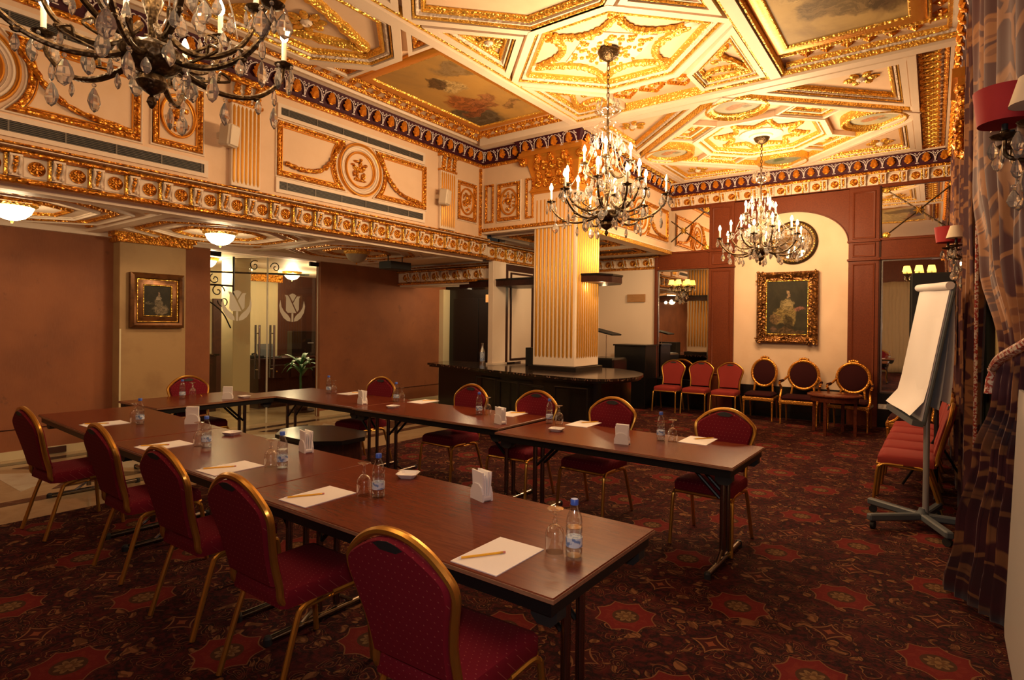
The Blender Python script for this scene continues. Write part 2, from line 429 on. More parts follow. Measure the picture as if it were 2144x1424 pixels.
# ------------------------------------------------------------------ mesh helpers
class MB:
    """collects vertices and faces of one mesh"""
    def __init__(s): s.v, s.f = [], []
    def add(s, vs, fs, M=None):
        k = len(s.v)
        s.v += [tuple(M @ Vector(p)) for p in vs] if M is not None else [tuple(p) for p in vs]
        s.f += [tuple(i + k for i in f) for f in fs]
        return s
    def box(s, x0, x1, y0, y1, z0, z1, M=None):
        vs = [(x, y, z) for z in (z0, z1) for y in (y0, y1) for x in (x0, x1)]
        return s.add(vs, [(0, 2, 3, 1), (4, 5, 7, 6), (0, 1, 5, 4), (2, 6, 7, 3), (0, 4, 6, 2), (1, 3, 7, 5)], M)
    def bbox(s, x0, x1, y0, y1, z0, z1, b=.005, M=None):
        """box with chamfered edges"""
        c = [(x0, x1), (y0, y1), (z0, z1)]; vs = []; ix = {}
        for sx in (0, 1):
            for sy in (0, 1):
                for sz in (0, 1):
                    for ax in range(3):
                        p = []
                        for a, sg in enumerate((sx, sy, sz)):
                            e = c[a][sg]
                            if a != ax: e += b if sg == 0 else -b
                            p.append(e)
                        ix[(sx, sy, sz, ax)] = len(vs); vs.append(p)
        fs = []
        for ax in range(3):
            o = [a for a in range(3) if a != ax]
            for sg in (0, 1):
                q = []
                for u, w in ((0, 0), (1, 0), (1, 1), (0, 1)):
                    k = [0, 0, 0]; k[ax] = sg; k[o[0]] = u; k[o[1]] = w
                    q.append(ix[(*k, ax)])
                fs.append(q if (sg == 1) == (ax != 1) else q[::-1])
        for ax in range(3):
            o = [a for a in range(3) if a != ax]
            for u in (0, 1):
                for w in (0, 1):
                    q = []
                    for sg, fa in ((0, o[0]), (1, o[0]), (1, o[1]), (0, o[1])):
                        k = [0, 0, 0]; k[ax] = sg; k[o[0]] = u; k[o[1]] = w
                        q.append(ix[(*k, fa)])
                    fs.append(q)
        for sx in (0, 1):
            for sy in (0, 1):
                for sz in (0, 1): fs.append([ix[(sx, sy, sz, a)] for a in range(3)])
        return s.add(vs, fs, M)
    def tube(s, pts, r, n=8, closed=False, M=None, flat=1.0):
        """round tube along a path; r is a number or one radius per point"""
        P = [Vector(p) for p in pts]; N = len(P); vs = []; up = None
        for i, p in enumerate(P):
            a = P[(i - 1) % N] if (closed or i > 0) else p
            c = P[(i + 1) % N] if (closed or i < N - 1) else p
            t = (c - a).normalized() if (c - a).length > 1e-9 else Vector((0, 0, 1))
            if up is None:
                up = Vector((0, 0, 1)) if abs(t.z) < .9 else Vector((0, 1, 0))
            x = up.cross(t)
            if x.length < 1e-6: x = Vector((1, 0, 0)).cross(t)
            x.normalize(); up = t.cross(x).normalized()
            rr = r[i] if isinstance(r, (list, tuple)) else r
            for k in range(n):
                an = 2 * PI * k / n
                vs.append(p + x * (math.cos(an) * rr) + up * (math.sin(an) * rr * flat))
        fs = []
        for i in range(N if closed else N - 1):
            j = (i + 1) % N
            for k in range(n):
                l = (k + 1) % n
                fs.append((i * n + k, i * n + l, j * n + l, j * n + k))
        if not closed:
            fs.append(tuple(range(n))[::-1]); fs.append(tuple((N - 1) * n + k for k in range(n)))
        return s.add(vs, fs, M)
    def lathe(s, prof, n=16, M=None, a0=0.0, a1=2 * PI):
        """prof = [(r, z)] from bottom to top about the z axis"""
        full = abs(a1 - a0 - 2 * PI) < 1e-6; c = n if full else n + 1
        vs = [(r * math.cos(a0 + (a1 - a0) * k / n), r * math.sin(a0 + (a1 - a0) * k / n), z) for r, z in prof for k in range(c)]
        fs = []
        for i in range(len(prof) - 1):
            for k in range(n):
                l = (k + 1) % c
                fs.append((i * c + k, i * c + l, (i + 1) * c + l, (i + 1) * c + k))
        if full:
            if prof[0][0] > 1e-6: fs.append(tuple(range(c))[::-1])
            if prof[-1][0] > 1e-6: fs.append(tuple((len(prof) - 1) * c + k for k in range(c)))
        return s.add(vs, fs, M)
    def ball(s, c, r, n=8, m=5, M=None):
        rx, ry, rz = r if isinstance(r, (tuple, list)) else (r, r, r)
        vs = [(c[0], c[1], c[2] - rz)]
        for i in range(1, m):
            a = -PI / 2 + PI * i / m
            for k in range(n):
                b = 2 * PI * k / n
                vs.append((c[0] + rx * math.cos(a) * math.cos(b), c[1] + ry * math.cos(a) * math.sin(b), c[2] + rz * math.sin(a)))
        vs.append((c[0], c[1], c[2] + rz)); fs = []
        for k in range(n):
            fs.append((0, 1 + (k + 1) % n, 1 + k))
            q = 1 + (m - 2) * n
            fs.append((len(vs) - 1, q + k, q + (k + 1) % n))
        for i in range(m - 2):
            for k in range(n):
                l = (k + 1) % n; a = 1 + i * n; fs.append((a + k, a + l, a + n + l, a + n + k))
        return s.add(vs, fs, M)
    def prism(s, poly, z0, z1, M=None):
        n = len(poly)
        vs = [(*p, z0) for p in poly] + [(*p, z1) for p in poly]
        fs = [tuple(range(n))[::-1], tuple(range(n, 2 * n))] + [(i, (i + 1) % n, n + (i + 1) % n, n + i) for i in range(n)]
        return s.add(vs, fs, M)
    def mould(s, path, prof, closed=True, M=None):
        """sweeps a profile [(outward offset, height)] along a path in the local xy plane, mitred"""
        P = [Vector(p[:2]) for p in path]; N = len(P)
        if closed and sum(P[i].x * P[(i + 1) % N].y - P[(i + 1) % N].x * P[i].y for i in range(N)) < 0: P.reverse()
        vs = []; m = len(prof)
        for i in range(N):
            a = P[(i - 1) % N] if (closed or i > 0) else None
            c = P[(i + 1) % N] if (closed or i < N - 1) else None
            t0 = (P[i] - a).normalized() if a is not None else (c - P[i]).normalized()
            t1 = (c - P[i]).normalized() if c is not None else t0
            n0 = Vector((t0.y, -t0.x)); n1 = Vector((t1.y, -t1.x))
            d = n0 + n1; d = d / max(.2, 1 + n0.dot(n1))
            for o, h in prof: vs.append((P[i].x + d.x * o, P[i].y + d.y * o, h))
        fs = []
        for i in range(N if closed else N - 1):
            j = (i + 1) % N
            for k in range(m - 1): fs.append((i * m + k, j * m + k, j * m + k + 1, i * m + k + 1))
        if not closed:
            fs.append(tuple(range(m))); fs.append(tuple((N - 1) * m + k for k in range(m))[::-1])
        return s.add(vs, fs, M)
    def mesh(s, name, mat, smooth=False):
        me = bpy.data.meshes.new(name); me.from_pydata(s.v, [], s.f)
        bm = bmesh.new(); bm.from_mesh(me); bmesh.ops.recalc_face_normals(bm, faces=bm.faces); bm.to_mesh(me); bm.free()
        me.materials.append(MATS[mat])
        if smooth:
            me.polygons.foreach_set('use_smooth', [True] * len(me.polygons))
            try: me.set_sharp_from_angle(angle=math.radians(38))
            except Exception: pass
        me.update(); return me
    def build(s, name, mat, parent=None, smooth=False, M=None):
        return put(name, s.mesh(name, mat, smooth), parent, M)

def put(name, me, parent=None, M=None):
    o = bpy.data.objects.new(name, me); COL.objects.link(o)
    if parent is not None: o.parent = parent
    if M is not None: o.matrix_local = M
    return o

def tag(o, label=None, cat=None, group=None, kind=None):
    if label: o['label'] = label
    if cat: o['category'] = cat
    if group: o['group'] = group
    if kind: o['kind'] = kind
    return o

def thing(name, label, cat, loc=(0, 0, 0), rz=0.0, group=None):
    o = bpy.data.objects.new(name, None); COL.objects.link(o); o.empty_display_size = .1
    o.location = loc; o.rotation_euler = (0, 0, rz)
    return tag(o, label, cat, group)

def copy_tree(o, parent=None):
    c = o.copy(); COL.objects.link(c)
    if parent is not None: c.parent = parent
    for ch in [x for x in bpy.data.objects if x.parent == o]: copy_tree(ch, c)
    return c

class Proto:
    """a thing built once; place() puts the first one down and copies it with its parts afterwards"""
    def __init__(s, root):
        s.root = root; s.kids = [(c, [g for g in c.children]) for c in root.children]; s.used = False
    def place(s, loc, rz=0.0, label=None, group=None, scale=None):
        if not s.used: r = s.root; s.used = True
        else:
            r = s.root.copy(); COL.objects.link(r)
            for c, gs in s.kids:
                k = c.copy(); COL.objects.link(k); k.parent = r
                for g in gs:
                    h = g.copy(); COL.objects.link(h); h.parent = k
        r.location = loc; r.rotation_euler = (0, 0, rz)
        if scale: r.scale = scale
        if label: r['label'] = label
        if group: r['group'] = group
        return r

def T(x, y, z): return Matrix.Translation((x, y, z))
def RX(a): return Matrix.Rotation(a, 4, 'X')
def RY(a): return Matrix.Rotation(a, 4, 'Y')
def RZ(a): return Matrix.Rotation(a, 4, 'Z')
def frame(o, u, v):
    u, v = Vector(u), Vector(v); n = u.cross(v)
    return Matrix(((u.x, v.x, n.x, o[0]), (u.y, v.y, n.y, o[1]), (u.z, v.z, n.z, o[2]), (0, 0, 0, 1)))
def spline(pts, n=6, closed=False):
    """Catmull-Rom curve through points"""
    P = [Vector(p) for p in pts]; N = len(P); out = []
    for i in range(N if closed else N - 1):
        a = P[(i - 1) % N] if (closed or i > 0) else P[i] * 2 - P[i + 1]
        b, c = P[i], P[(i + 1) % N]
        d = P[(i + 2) % N] if (closed or i < N - 2) else P[i + 1] * 2 - P[i]
        for k in range(n):
            t = k / n
            out.append(.5 * ((2 * b) + (c - a) * t + (2 * a - 5 * b + 4 * c - d) * t * t + (3 * b - a - 3 * c + d) * t ** 3))
    if not closed: out.append(P[-1])
    return out
def rect(a0, a1, b0, b1): return [(a0, b0), (a1, b0), (a1, b1), (a0, b1)]
def inset(poly, d):
    P = [Vector(p) for p in poly]; N = len(P)
    if sum(P[i].x * P[(i + 1) % N].y - P[(i + 1) % N].x * P[i].y for i in range(N)) < 0: P.reverse()
    out = []
    for i in range(N):
        t0 = (P[i] - P[i - 1]).normalized(); t1 = (P[(i + 1) % N] - P[i]).normalized()
        n0 = Vector((t0.y, -t0.x)); n1 = Vector((t1.y, -t1.x)); m = (n0 + n1) / max(.2, 1 + n0.dot(n1))
        out.append(tuple(P[i] - m * d))
    return out
def circ(c, rx, ry=None, n=32): return [(c[0] + rx * math.cos(2 * PI * k / n), c[1] + (ry or rx) * math.sin(2 * PI * k / n)) for k in range(n)]
def flat(w, h): return [(-w / 2, 0), (-w / 2, h), (w / 2, h), (w / 2, 0)]
def bead(w, h): return [(-w / 2, 0), (-w * .42, h * .6), (-w * .2, h * .95), (w * .2, h * .95), (w * .42, h * .6), (w / 2, 0)]
def ogee(w, h): return [(-w / 2, 0), (-w / 2, h * .35), (-w * .2, h * .5), (0, h), (w * .3, h), (w / 2, h * .55), (w / 2, 0)]

def lumpy(path, r, seed=0, n=6):
    """a garland: a tube whose radius swells leaf by leaf"""
    rnd = random.Random(seed); P = spline(path, 7)
    rr = [r * (.72 + .5 * abs(math.sin(i * 1.15)) + rnd.uniform(-.12, .16)) for i in range(len(P))]
    return P, rr
# ------------------------------------------------------------------ the room: sizes in metres; upper room and back wall scaled about the camera
XB, YR, YB, ZC = -6.03, 7.435, 11.30, 4.48      # beam face, return wall, back wall, ceiling
XW, ZA = -8.50, 2.72                             # aisle wall, aisle ceiling
XA = -4.28                                       # wall above the bar, running back from the column
XR, YF = 0.42, -3.5                              # window wall, wall behind the camera
F_LEFT = frame((XB, 0, 0), (0, 1, 0), (0, 0, 1))     # u = Y, v = Z, out = +X
F_RET = frame((0, YR, 0), (1, 0, 0), (0, 0, 1))      # u = X, v = Z, out = -Y
F_BACK = frame((0, YB, 0), (1, 0, 0), (0, 0, 1))
F_AW = frame((XA, 0, 0), (0, 1, 0), (0, 0, 1))
F_AISLE = frame((XW, 0, 0), (0, 1, 0), (0, 0, 1))
F_CEIL = frame((0, 0, ZC), (1, 0, 0), (0, -1, 0))    # u = X, v = -Y, out = down

def struct(name, mb, mat, parent=None, M=None, smooth=False):
    o = mb.build(name, mat, parent, smooth, M)
    if parent is None: o['kind'] = 'structure'
    return o

floor = struct('floor', MB().box(-14, -5.86, YF, 14, -.08, 0), 'marble')
carpet = MB().box(-5.86, XR, YF, YB - .05, -.08, .0).build('carpet', 'carpet')
tag(carpet, 'maroon carpet with tan leaf scrolls and red star medallions', 'carpet')
# stone inlays in the aisle floor
for (x0, x1, y0, y1, mt) in ((-6.55, -6.40, YF, 9.2, 'marble_dark'), (-8.30, -8.16, YF, 9.2, 'marble_dark')):
    struct('stone_strip', MB().box(x0, x1, y0, y1, 0, .003), mt, floor)
for yy in (0.9, 2.3, 3.7, 5.1, 6.5, 7.9):
    for sx in (-1, 1):
        struct('stone_inlay', MB().prism([(-7.35 + sx * .05, yy), (-7.35 + sx * .62, yy - .42), (-7.35 + sx * .62, yy + .42)], 0, .003), 'marble_dark', floor)
    struct('stone_inlay', MB().prism([(-7.35, yy + .08), (-7.85, yy + .62), (-6.85, yy + .62)], 0, .003), 'marble_white', floor)
    struct('stone_inlay', MB().prism([(-7.35, yy - .08), (-6.85, yy - .62), (-7.85, yy - .62)], 0, .003), 'marble_white', floor)

ceiling = struct('ceiling', MB().box(XB - .1, XR, YF, YB + .1, ZC, ZC + .1), 'plaster')
wall_left = struct('wall_left', MB().box(XW - .12, XW, YF, 3.0, 0, ZA).box(XW - .12, XW, 3.0, 4.23, 0, ZA).box(XW - .12, XW, 6.10, 9.25, 0, ZA).box(XW - .12, XW, 4.23, 6.10, 2.66, ZA), 'wall_fabric')
beam = struct('wall_left_upper', MB().box(-6.30, XB, YF, 7.56, 2.705, ZC), 'plaster')
wall_ret = struct('wall_return', MB().box(XB, XA - .06, YR, YR + .16, 3.12, ZC), 'plaster')
wall_aw = struct('wall_bar_upper', MB().box(XA - .18, XA, YR + .16, YB, 3.05, ZC), 'plaster')
wall_back = struct('wall_back', MB().box(-6.2, XR, YB, YB + .15, 0, ZC), 'plaster')
wall_right = struct('wall_right', MB().box(XR, XR + .12, YF, YB + .15, 0, ZC), 'wall_fabric')
wall_front = struct('wall_front', MB().box(-9, XR + .1, YF - .12, YF, 0, ZC), 'wall_wood')
ceil_aisle = struct('ceiling_aisle', MB().box(-8.62, -6.30, YF, 9.3, ZA, ZA + .1), 'white_paint')
ceil_bar = struct('ceiling_bar', MB().box(-6.2, XA - .06, YR + .1, YB, 3.12, 3.2), 'dark_wood')
wall_bar = struct('wall_bar_left', MB().box(-6.2, -6.06, 8.10, YB, .95, 3.12).box(-6.2, -6.06, 8.62, YB, 0, .95), 'white_paint')
wall_end = struct('wall_aisle_end', MB().box(-8.6, -6.2, 9.25, 9.4, 0, ZA), 'black_lacquer')

# ------------------------------------------------------------------ cove with shells, right round the room
PATH = [(XB, YF), (XB, YR), (-5.20, YR), (-5.20, YR - .10), (-4.18, YR - .10), (-4.18, 8.36), (XA, 8.36), (XA, YB), (.24, YB), (.24, YF)]
trim = struct('trim_1', MB().mould(PATH, [(0, 4.225), (.015, 4.24), (.028, 4.30), (.052, 4.38), (.085, 4.44), (.09, 4.46), (0, 4.46)], False), 'purple', smooth=True)
MB().mould(PATH, [(0, 4.17), (.03, 4.172), (.042, 4.19), (.042, 4.205), (.03, 4.222), (0, 4.225)], False).build('gold_bead', 'gold_relief', trim, True)
MB().mould(PATH, [(0, 4.445), (.10, 4.445), (.12, 4.455), (.135, 4.455), (.135, 4.48), (0, 4.48)], False).build('white_cornice', 'white_paint', trim, True)
MB().mould(PATH, [(.135, 4.462), (.165, 4.455), (.175, 4.48), (.135, 4.48)], False).build('gold_cornice', 'gold_bright', trim, True)

shell = MB()
for k in range(7):
    a = math.radians(-66 + 22 * k)
    tip = (math.sin(a) * .056, -.055 + math.cos(a) * .135, .012)
    shell.tube([(0, -.055, .014), (tip[0] * .6, -.055 + (tip[1] + .055) * .6, .034), tip], [.008, .021, .012], 6)
shell.ball((0, -.05, .016), (.03, .014, .018), 8, 4)
SHELL = shell.mesh('shell', 'shell_gold', True)
sc = MB()
for sx in (-1, 1):
    sc.tube(spline([(sx * .115, -.055, .006), (sx * .105, .0, .006), (sx * .085, .05, .006), (sx * .03, .088, .006), (sx * .005, .080, .006)], 4), .0055, 4)
    sc.tube(spline([(sx * .085, .05, .006), (sx * .10, .075, .006), (sx * .085, .088, .006), (sx * .076, .072, .006)], 4), .0045, 4)
    sc.tube(spline([(sx * .115, .03, .006), (sx * .098, .02, .006), (sx * .094, .036, .006)], 3), .004, 4)
sc.ball((.1155, -.045, .006), (.010, .018, .008), 6, 4).ball((.1155, .0, .006), (.007, .02, .007), 6, 4).ball((.1155, .055, .006), (.012, .012, .006), 6, 4)
sc.box(.09, .14, -.075, -.066, 0, .008)
SCROLL = sc.mesh('scroll', 'scroll_white', True)
def cove_row(o, along, out, length, u0=.12):
    """shells at even steps along one stretch of the cove"""
    n = max(1, round((length - .06) / .2315)); st = length / n
    along, out = Vector(along), Vector(out)
    v = (out * .055 + Vector((0, 0, .19))).normalized(); nn = along.cross(v)
    for k in range(n):
        c = Vector(o) + along * (st * (k + .5)) + out * .050 + Vector((0, 0, 4.328))
        M = Matrix(((along.x, v.x, nn.x, c.x), (along.y, v.y, nn.y, c.y), (along.z, v.z, nn.z, c.z), (0, 0, 0, 1)))
        put('shell', SHELL, trim, M); put('scroll', SCROLL, trim, M)
cove_row((XB, 1.2, 0), (0, 1, 0), (1, 0, 0), YR - 1.2 - .05)
cove_row((XB + .06, YR, 0), (1, 0, 0), (0, -1, 0), .76)
cove_row((-5.20, YR - .10, 0), (1, 0, 0), (0, -1, 0), 1.02)
cove_row((-4.18, YR - .10, 0), (0, 1, 0), (1, 0, 0), 1.02)
cove_row((XA, 8.44, 0), (0, 1, 0), (1, 0, 0), 2.80)
cove_row((XA + .06, YB, 0), (1, 0, 0), (0, -1, 0), 4.44)
cove_row((.24, YB - .06, 0), (0, -1, 0), (-1, 0, 0), 6.4)

# ------------------------------------------------------------------ friezes of rosettes and brackets
ro = MB().lathe([(.060, 0), (.060, .008), (.050, .014), (.046, .010)], 20)
for k in range(8):
    a = PI * k / 4; M = RZ(a)
    ro.ball((.029, 0, .013), (.019, .011, .010), 6, 4, M)
ro.ball((0, 0, .015), (.012, .012, .012), 6, 4)
ROSE = ro.mesh('rosette', 'gold_relief', True)
br = MB()
for sx in (-.034, .026):
    br.tube(spline([(sx, .075, .055), (sx, .05, .072), (sx, .02, .062), (sx, -.01, .034), (sx, -.04, .022), (sx, -.066, .030), (sx, -.062, .048), (sx, -.048, .046)], 4), .013, 6)
br.box(-.046, .038, .066, .084, 0, .082).box(-.044, .036, -.084, -.070, 0, .04).box(-.034, .026, -.07, .066, 0, .03)
BRACKET = br.mesh('bracket', 'white_paint', True)
lf = MB()
for k, (v, n, w) in enumerate(((.055, .078, .017), (.03, .072, .020), (.004, .056, .019), (-.022, .040, .016), (-.046, .034, .012))):
    lf.ball((-.004, v, n), (w, .018, .012), 7, 4)
LEAF = lf.mesh('leaf_ornament', 'gold_relief', True)
STRIP = MB().box(-.010, .010, -.084, .084, 0, .052).mesh('gold_strip', 'gold_bright')
TILE = MB().bbox(-.085, .085, -.080, .080, 0, .010, .004).mesh('tile', 'white_paint')

def frieze(name, F, u0, u1, v0, pitch=.2845, phase=0.0, bands=True, out=.0):
    """a band v0 .. v0+.33 high: gold band, rosettes between brackets, gold band, bead"""
    b = MB().box(u0, u1, v0 + .05, v0 + .225, 0, .012 + out)
    o = struct(name, b, 'white_paint', None, F)
    if bands:
        MB().mould([(u0, v0 + .025), (u1, v0 + .025)], ogee(.05, .05 + out), False).build('gold_band', 'gold_relief', o, True)
        MB().mould([(u0, v0 + .250), (u1, v0 + .250)], ogee(.05, .085 + out), False).build('gold_band', 'gold_relief', o, True)
        MB().mould([(u0, v0 + .288), (u1, v0 + .288)], bead(.020, .085 + out), False).build('white_fillet', 'white_paint', o, True)
        MB().mould([(u0, v0 + .313), (u1, v0 + .313)], bead(.030, .07 + out), False).build('gold_bead', 'gold_relief', o, True)
    k = 0
    while u0 + phase + k * pitch < u1 - .05:
        u = u0 + phase + k * pitch; v = v0 + .1375; z = .012 + out
        if u > u0 + .04:
            put('tile', TILE, o, T(u, v, z)); put('rosette', ROSE, o, T(u, v, z + .010))
        w = u + pitch / 2
        if w < u1 - .04:
            put('bracket', BRACKET, o, T(w, v, z)); put('leaf_ornament', LEAF, o, T(w, v, z)); put('gold_strip', STRIP, o, T(w - .062, v, z))
        k += 1
    return o
frieze('trim_2', F_LEFT, .9, 7.55, 2.705, phase=.66 - .2845 * 2)
frieze('trim_3', frame((-6.06, 0, 0), (0, 1, 0), (0, 0, 1)), 7.58, YB, 2.69, phase=.12)
frieze('trim_4', frame((0, YB - .02, 0), (1, 0, 0), (0, 0, 1)), -6.05, -4.52, 2.78, phase=.1)
fb = frieze('trim_5', F_BACK, XA, .24, 3.93, phase=.03, bands=False, out=.02)
MB().box(XA, .24, 3.955, 3.985, 0, .05).build('dark_rail', 'wall_wood', fb)
MB().box(XA, .24, 4.158, 4.17, 0, .05).build('white_fillet', 'white_paint', fb)
# crossing beam low over the aisle
F_X = frame((0, 7.90, 0), (1, 0, 0), (0, 0, 1))
xb_ = struct('trim_6', MB().box(-8.5, -6.2, 7.92, 8.35, 2.33, ZA), 'white_paint')
frieze('trim_7', F_X, -8.5, -6.25, 2.36, phase=.2, pitch=.255)
# underside steps of the big beam
s1 = struct('trim_8', MB().box(-6.22, -6.12, YF, 7.56, 2.665, 2.705).box(-6.44, -6.30, YF, 7.56, 2.69, 2.72), 'white_paint')

# ------------------------------------------------------------------ left upper wall: panels, roundels, swags
def oval_relief(F, u, v, rx, ry, parent, seed, figure=True):
    """gilt oval medallion with a raised figure"""
    MB().mould(circ((u, v), rx, ry, 28), ogee(.03, .03)).build('medallion_ring', 'gold', parent, True, F)
    rnd = random.Random(seed); m = MB()
    for k in range(26):
        a = rnd.uniform(0, 2 * PI); q = math.sqrt(rnd.random()) * .72
        m.ball((u + math.cos(a) * rx * q, v + math.sin(a) * ry * q, .006), (rnd.uniform(.012, .03), rnd.uniform(.014, .034), rnd.uniform(.012, .028)), 6, 4)
    m.ball((u, v + ry * .45, .02), (.022, .026, .026), 8, 5).ball((u - .01, v + ry * .1, .02), (.034, .06, .03), 8, 5)
    m.build('medallion_figure', 'gold_relief', parent, True, F)

def panel(F, poly, parent, w=.052):
    MB().mould(inset(poly, w / 2), ogee(w, .036)).build('gold_frame', 'gold_relief', parent, True, F)
    MB().mould(inset(poly, w + .012), bead(.016, .018)).build('gold_beading', 'gold', parent, True, F)
    MB().mould(inset(poly, -.012), bead(.022, .016)).build('white_moulding', 'white_paint', parent, True, F)

def roundel_set(F, uc, u0, u1, v0, v1, parent, left=True):
    vc = (v0 + v1) / 2; R = .385
    for r, w, h, mt in ((.325, .035, .040, 'gold'), (.285, .045, .028, 'white_paint'), (.222, .030, .034, 'gold'), (.255, .014, .018, 'white_paint')):
        MB().mould(circ((uc, vc), r, None, 40), ogee(w, h)).build('roundel_ring', mt, parent, True, F)
    rnd = random.Random(3); m = MB()
    for (x, y, a, b) in ((-.02, .0, .085, .038), (.05, .035, .035, .04), (.085, .07, .028, .022), (-.09, .02, .03, .03), (-.12, .05, .03, .018), (.0, .075, .028, .045), (.01, .13, .020, .022),
                         (-.06, .10, .05, .02), (.06, -.07, .02, .05), (-.05, -.07, .022, .05), (.03, -.09, .018, .05), (-.10, -.06, .02, .04), (0, -.135, .11, .018), (-.05, -.12, .05, .02)):
        m.ball((uc + x, vc + y, .006), (a, b, .030), 8, 5)
    m.build('roundel_figure', 'gold_relief', parent, True, F)
    th = math.asin((v1 - vc) / R * .80)
    def arc(s): return [(uc + s * R * math.cos(th * k / 7), vc + R * math.sin(th * k / 7)) for k in range(-7, 8)]
    hy = R * math.sin(th)
    if left:
        poly = [(u0, v0), (uc - .24, v0)] + [p for p in arc(-1)] + [(uc - .24, v1), (u0, v1)]
        panel(F, poly, parent)
        P, rr = lumpy([(uc - .26, v1 - .03, .02), (uc - .38, v1 - .17, .03), (uc - .47, v1 - .33, .03), (uc - .62, v1 - .46, .03), (uc - .85, v1 - .50, .03), (u0 + .10, v1 - .47, .02)], .026, 1)
        MB().tube(P, rr, 7).build('swag', 'gold_relief', parent, False, F)
    poly = [(u1, v1), (uc + .24, v1)] + [p for p in arc(1)][::-1] + [(uc + .24, v0), (u1, v0)]
    panel(F, poly, parent)
    P, rr = lumpy([(uc + .27, v1 - .03, .02), (uc + .40, v1 - .22, .03), (uc + .52, v1 - .38, .03), (uc + .72, v1 - .50, .03), (u1 - .08, v1 - .555, .02)], .026, 2)
    MB().tube(P, rr, 7).build('swag', 'gold_relief', parent, False, F)

roundel_set(F_LEFT, 4.905, 3.73, 6.10, 3.27, 3.895, beam)
roundel_set(F_LEFT, 1.12, -.2, 2.335, 3.28, 3.905, beam)
for (u0, u1, v0, v1) in ((2.44, 2.905, 3.30, 3.93), (6.80, 7.245, 3.255, 3.86)):
    panel(F_LEFT, rect(u0, u1, v0, v1), beam, .045)
    oval_relief(F_LEFT, (u0 + u1) / 2, (v0 + v1) / 2, .155, .20, beam, int(u0 * 10))
MB().box(7.33, 7.375, 3.06, 4.15, 0, .03).build('gold_strip', 'gold_relief', beam, False, F_LEFT)
# return wall over the bar
for (u0, u1) in ((-5.97, -5.80), (-5.17, -5.02)):
    MB().mould(inset(rect(u0, u1, 3.26, 3.89), .02), ogee(.035, .03)).build('gold_frame', 'gold_relief', wall_ret, True, F_RET)
panel(F_RET, rect(-5.715, -5.28, 3.27, 3.87), wall_ret, .042); oval_relief(F_RET, -5.4975, 3.57, .15, .20, wall_ret, 77)
MB().box(-6.03, -4.34, 3.125, 3.175, 0, .035).build('gold_band', 'gold_relief', wall_ret, False, F_RET)
MB().box(-6.03, -4.34, 3.09, 3.12, -.1, .02).build('white_fillet', 'white_paint', wall_ret, False, F_RET)
# wall above the bar to the right of the column
roundel_set(F_AW, 9.75, 8.45, 11.05, 3.27, 3.895, wall_aw)
MB().box(7.6, YB, 3.05, 3.11, 0, .035).build('gold_band', 'gold_bright', wall_aw, False, F_AW)
MB().box(7.6, YB, 3.12, 3.14, 0, .02).build('white_fillet', 'white_paint', wall_aw, False, F_AW)
# bar ceiling coffers
for k in range(3):
    y0 = 7.7 + k * 1.2
    MB().mould(rect(-6.0, -4.5, -y0 - 1.05, -y0), ogee(.07, .05)).build('white_moulding', 'white_paint', ceil_bar, True, frame((0, 0, 3.12), (1, 0, 0), (0, -1, 0)))
    MB().mould(rect(-5.8, -4.7, -y0 - .85, -y0 - .2), ogee(.05, .04)).build('gold_moulding', 'gold_relief', ceil_bar, True, frame((0, 0, 3.12), (1, 0, 0), (0, -1, 0)))

# ------------------------------------------------------------------ pilasters on the upper wall
FLUTE = MB()
FLUTE.tube([(0, .0, .004), (0, .03, .010), (0, .80, .010), (0, .83, .004)], [.006, .0135, .0135, .006], 8)
FLUTE = FLUTE.mesh('flute', 'flute_gold', True)
def pilaster(uc, v0, v1, label):
    p = thing('pilaster', label, 'pilaster', (XB + .002, uc, v0), 0, 'gilt pilasters of the upper left wall')
    F = frame((0, 0, 0), (0, 1, 0), (0, 0, 1)); h = v1 - v0; w = .165
    MB().bbox(-w, w, 0, h, 0, .05, .006).build('shaft', 'white_paint', p, False, F)
    for k in range(7): put('flute', FLUTE, p, F @ T(-.135 + .045 * k, .03, .040))
    c = MB().box(-w - .012, w + .012, .87, .90, 0, .075)
    for k in range(3):
        x = -.115 + .115 * k
        for q in range(3): c.ball((x, .93 + .05 * q, .055 + .008 * q), (.05 - .006 * q, .035, .03), 8, 5)
        c.ball((x, 1.06, .08), (.034, .026, .03), 8, 5)
    c.box(-w - .02, w + .02, 1.085, h, 0, .10)
    c.build('capital', 'gold_relief', p, True, F)
    return p
pilaster(3.345, 3.04, 4.165, 'fluted gilt pilaster between the square medallion and the long vent')
pilaster(6.535, 3.04, 4.165, 'fluted gilt pilaster beside the corner medallion near the column')

# ------------------------------------------------------------------ air vents and small loudspeakers on the upper wall
def vent(u0, u1, v0, v1, label):
    g = thing('air_vent', label, 'vent', (XB, (u0 + u1) / 2, v0), 0, 'long air vents of the upper wall')
    F = frame((0, 0, 0), (0, 1, 0), (0, 0, 1)); w = (u1 - u0) / 2; h = v1 - v0
    MB().box(-w, w, 0, h, .002, .006).build('backing', 'grille_dark', g, False, F)
    MB().mould(rect(-w - .02, w + .02, -.02, h + .02), flat(.04, .022)).build('frame', 'white_paint', g, False, F)
    m = MB(); n = 6
    for k in range(n):
        m.box(-w, w, h * (k + .5) / n - .0018, h * (k + .5) / n + .0018, .006, .014)
    s = m.build('slats', 'grille_slat', g, False, F); s['kind'] = 'stuff'
    k = -w + .1
    while k < w:
        MB().box(k - .006, k + .006, 0, h, .006, .016).build('divider', 'grille_slat', g, False, F); k += .38
vent(3.77, 6.03, 3.96, 4.045, 'long dark air vent above the roundel between the two pilasters')
vent(3.755, 6.04, 3.115, 3.205, 'long dark air vent below the roundel between the two pilasters')
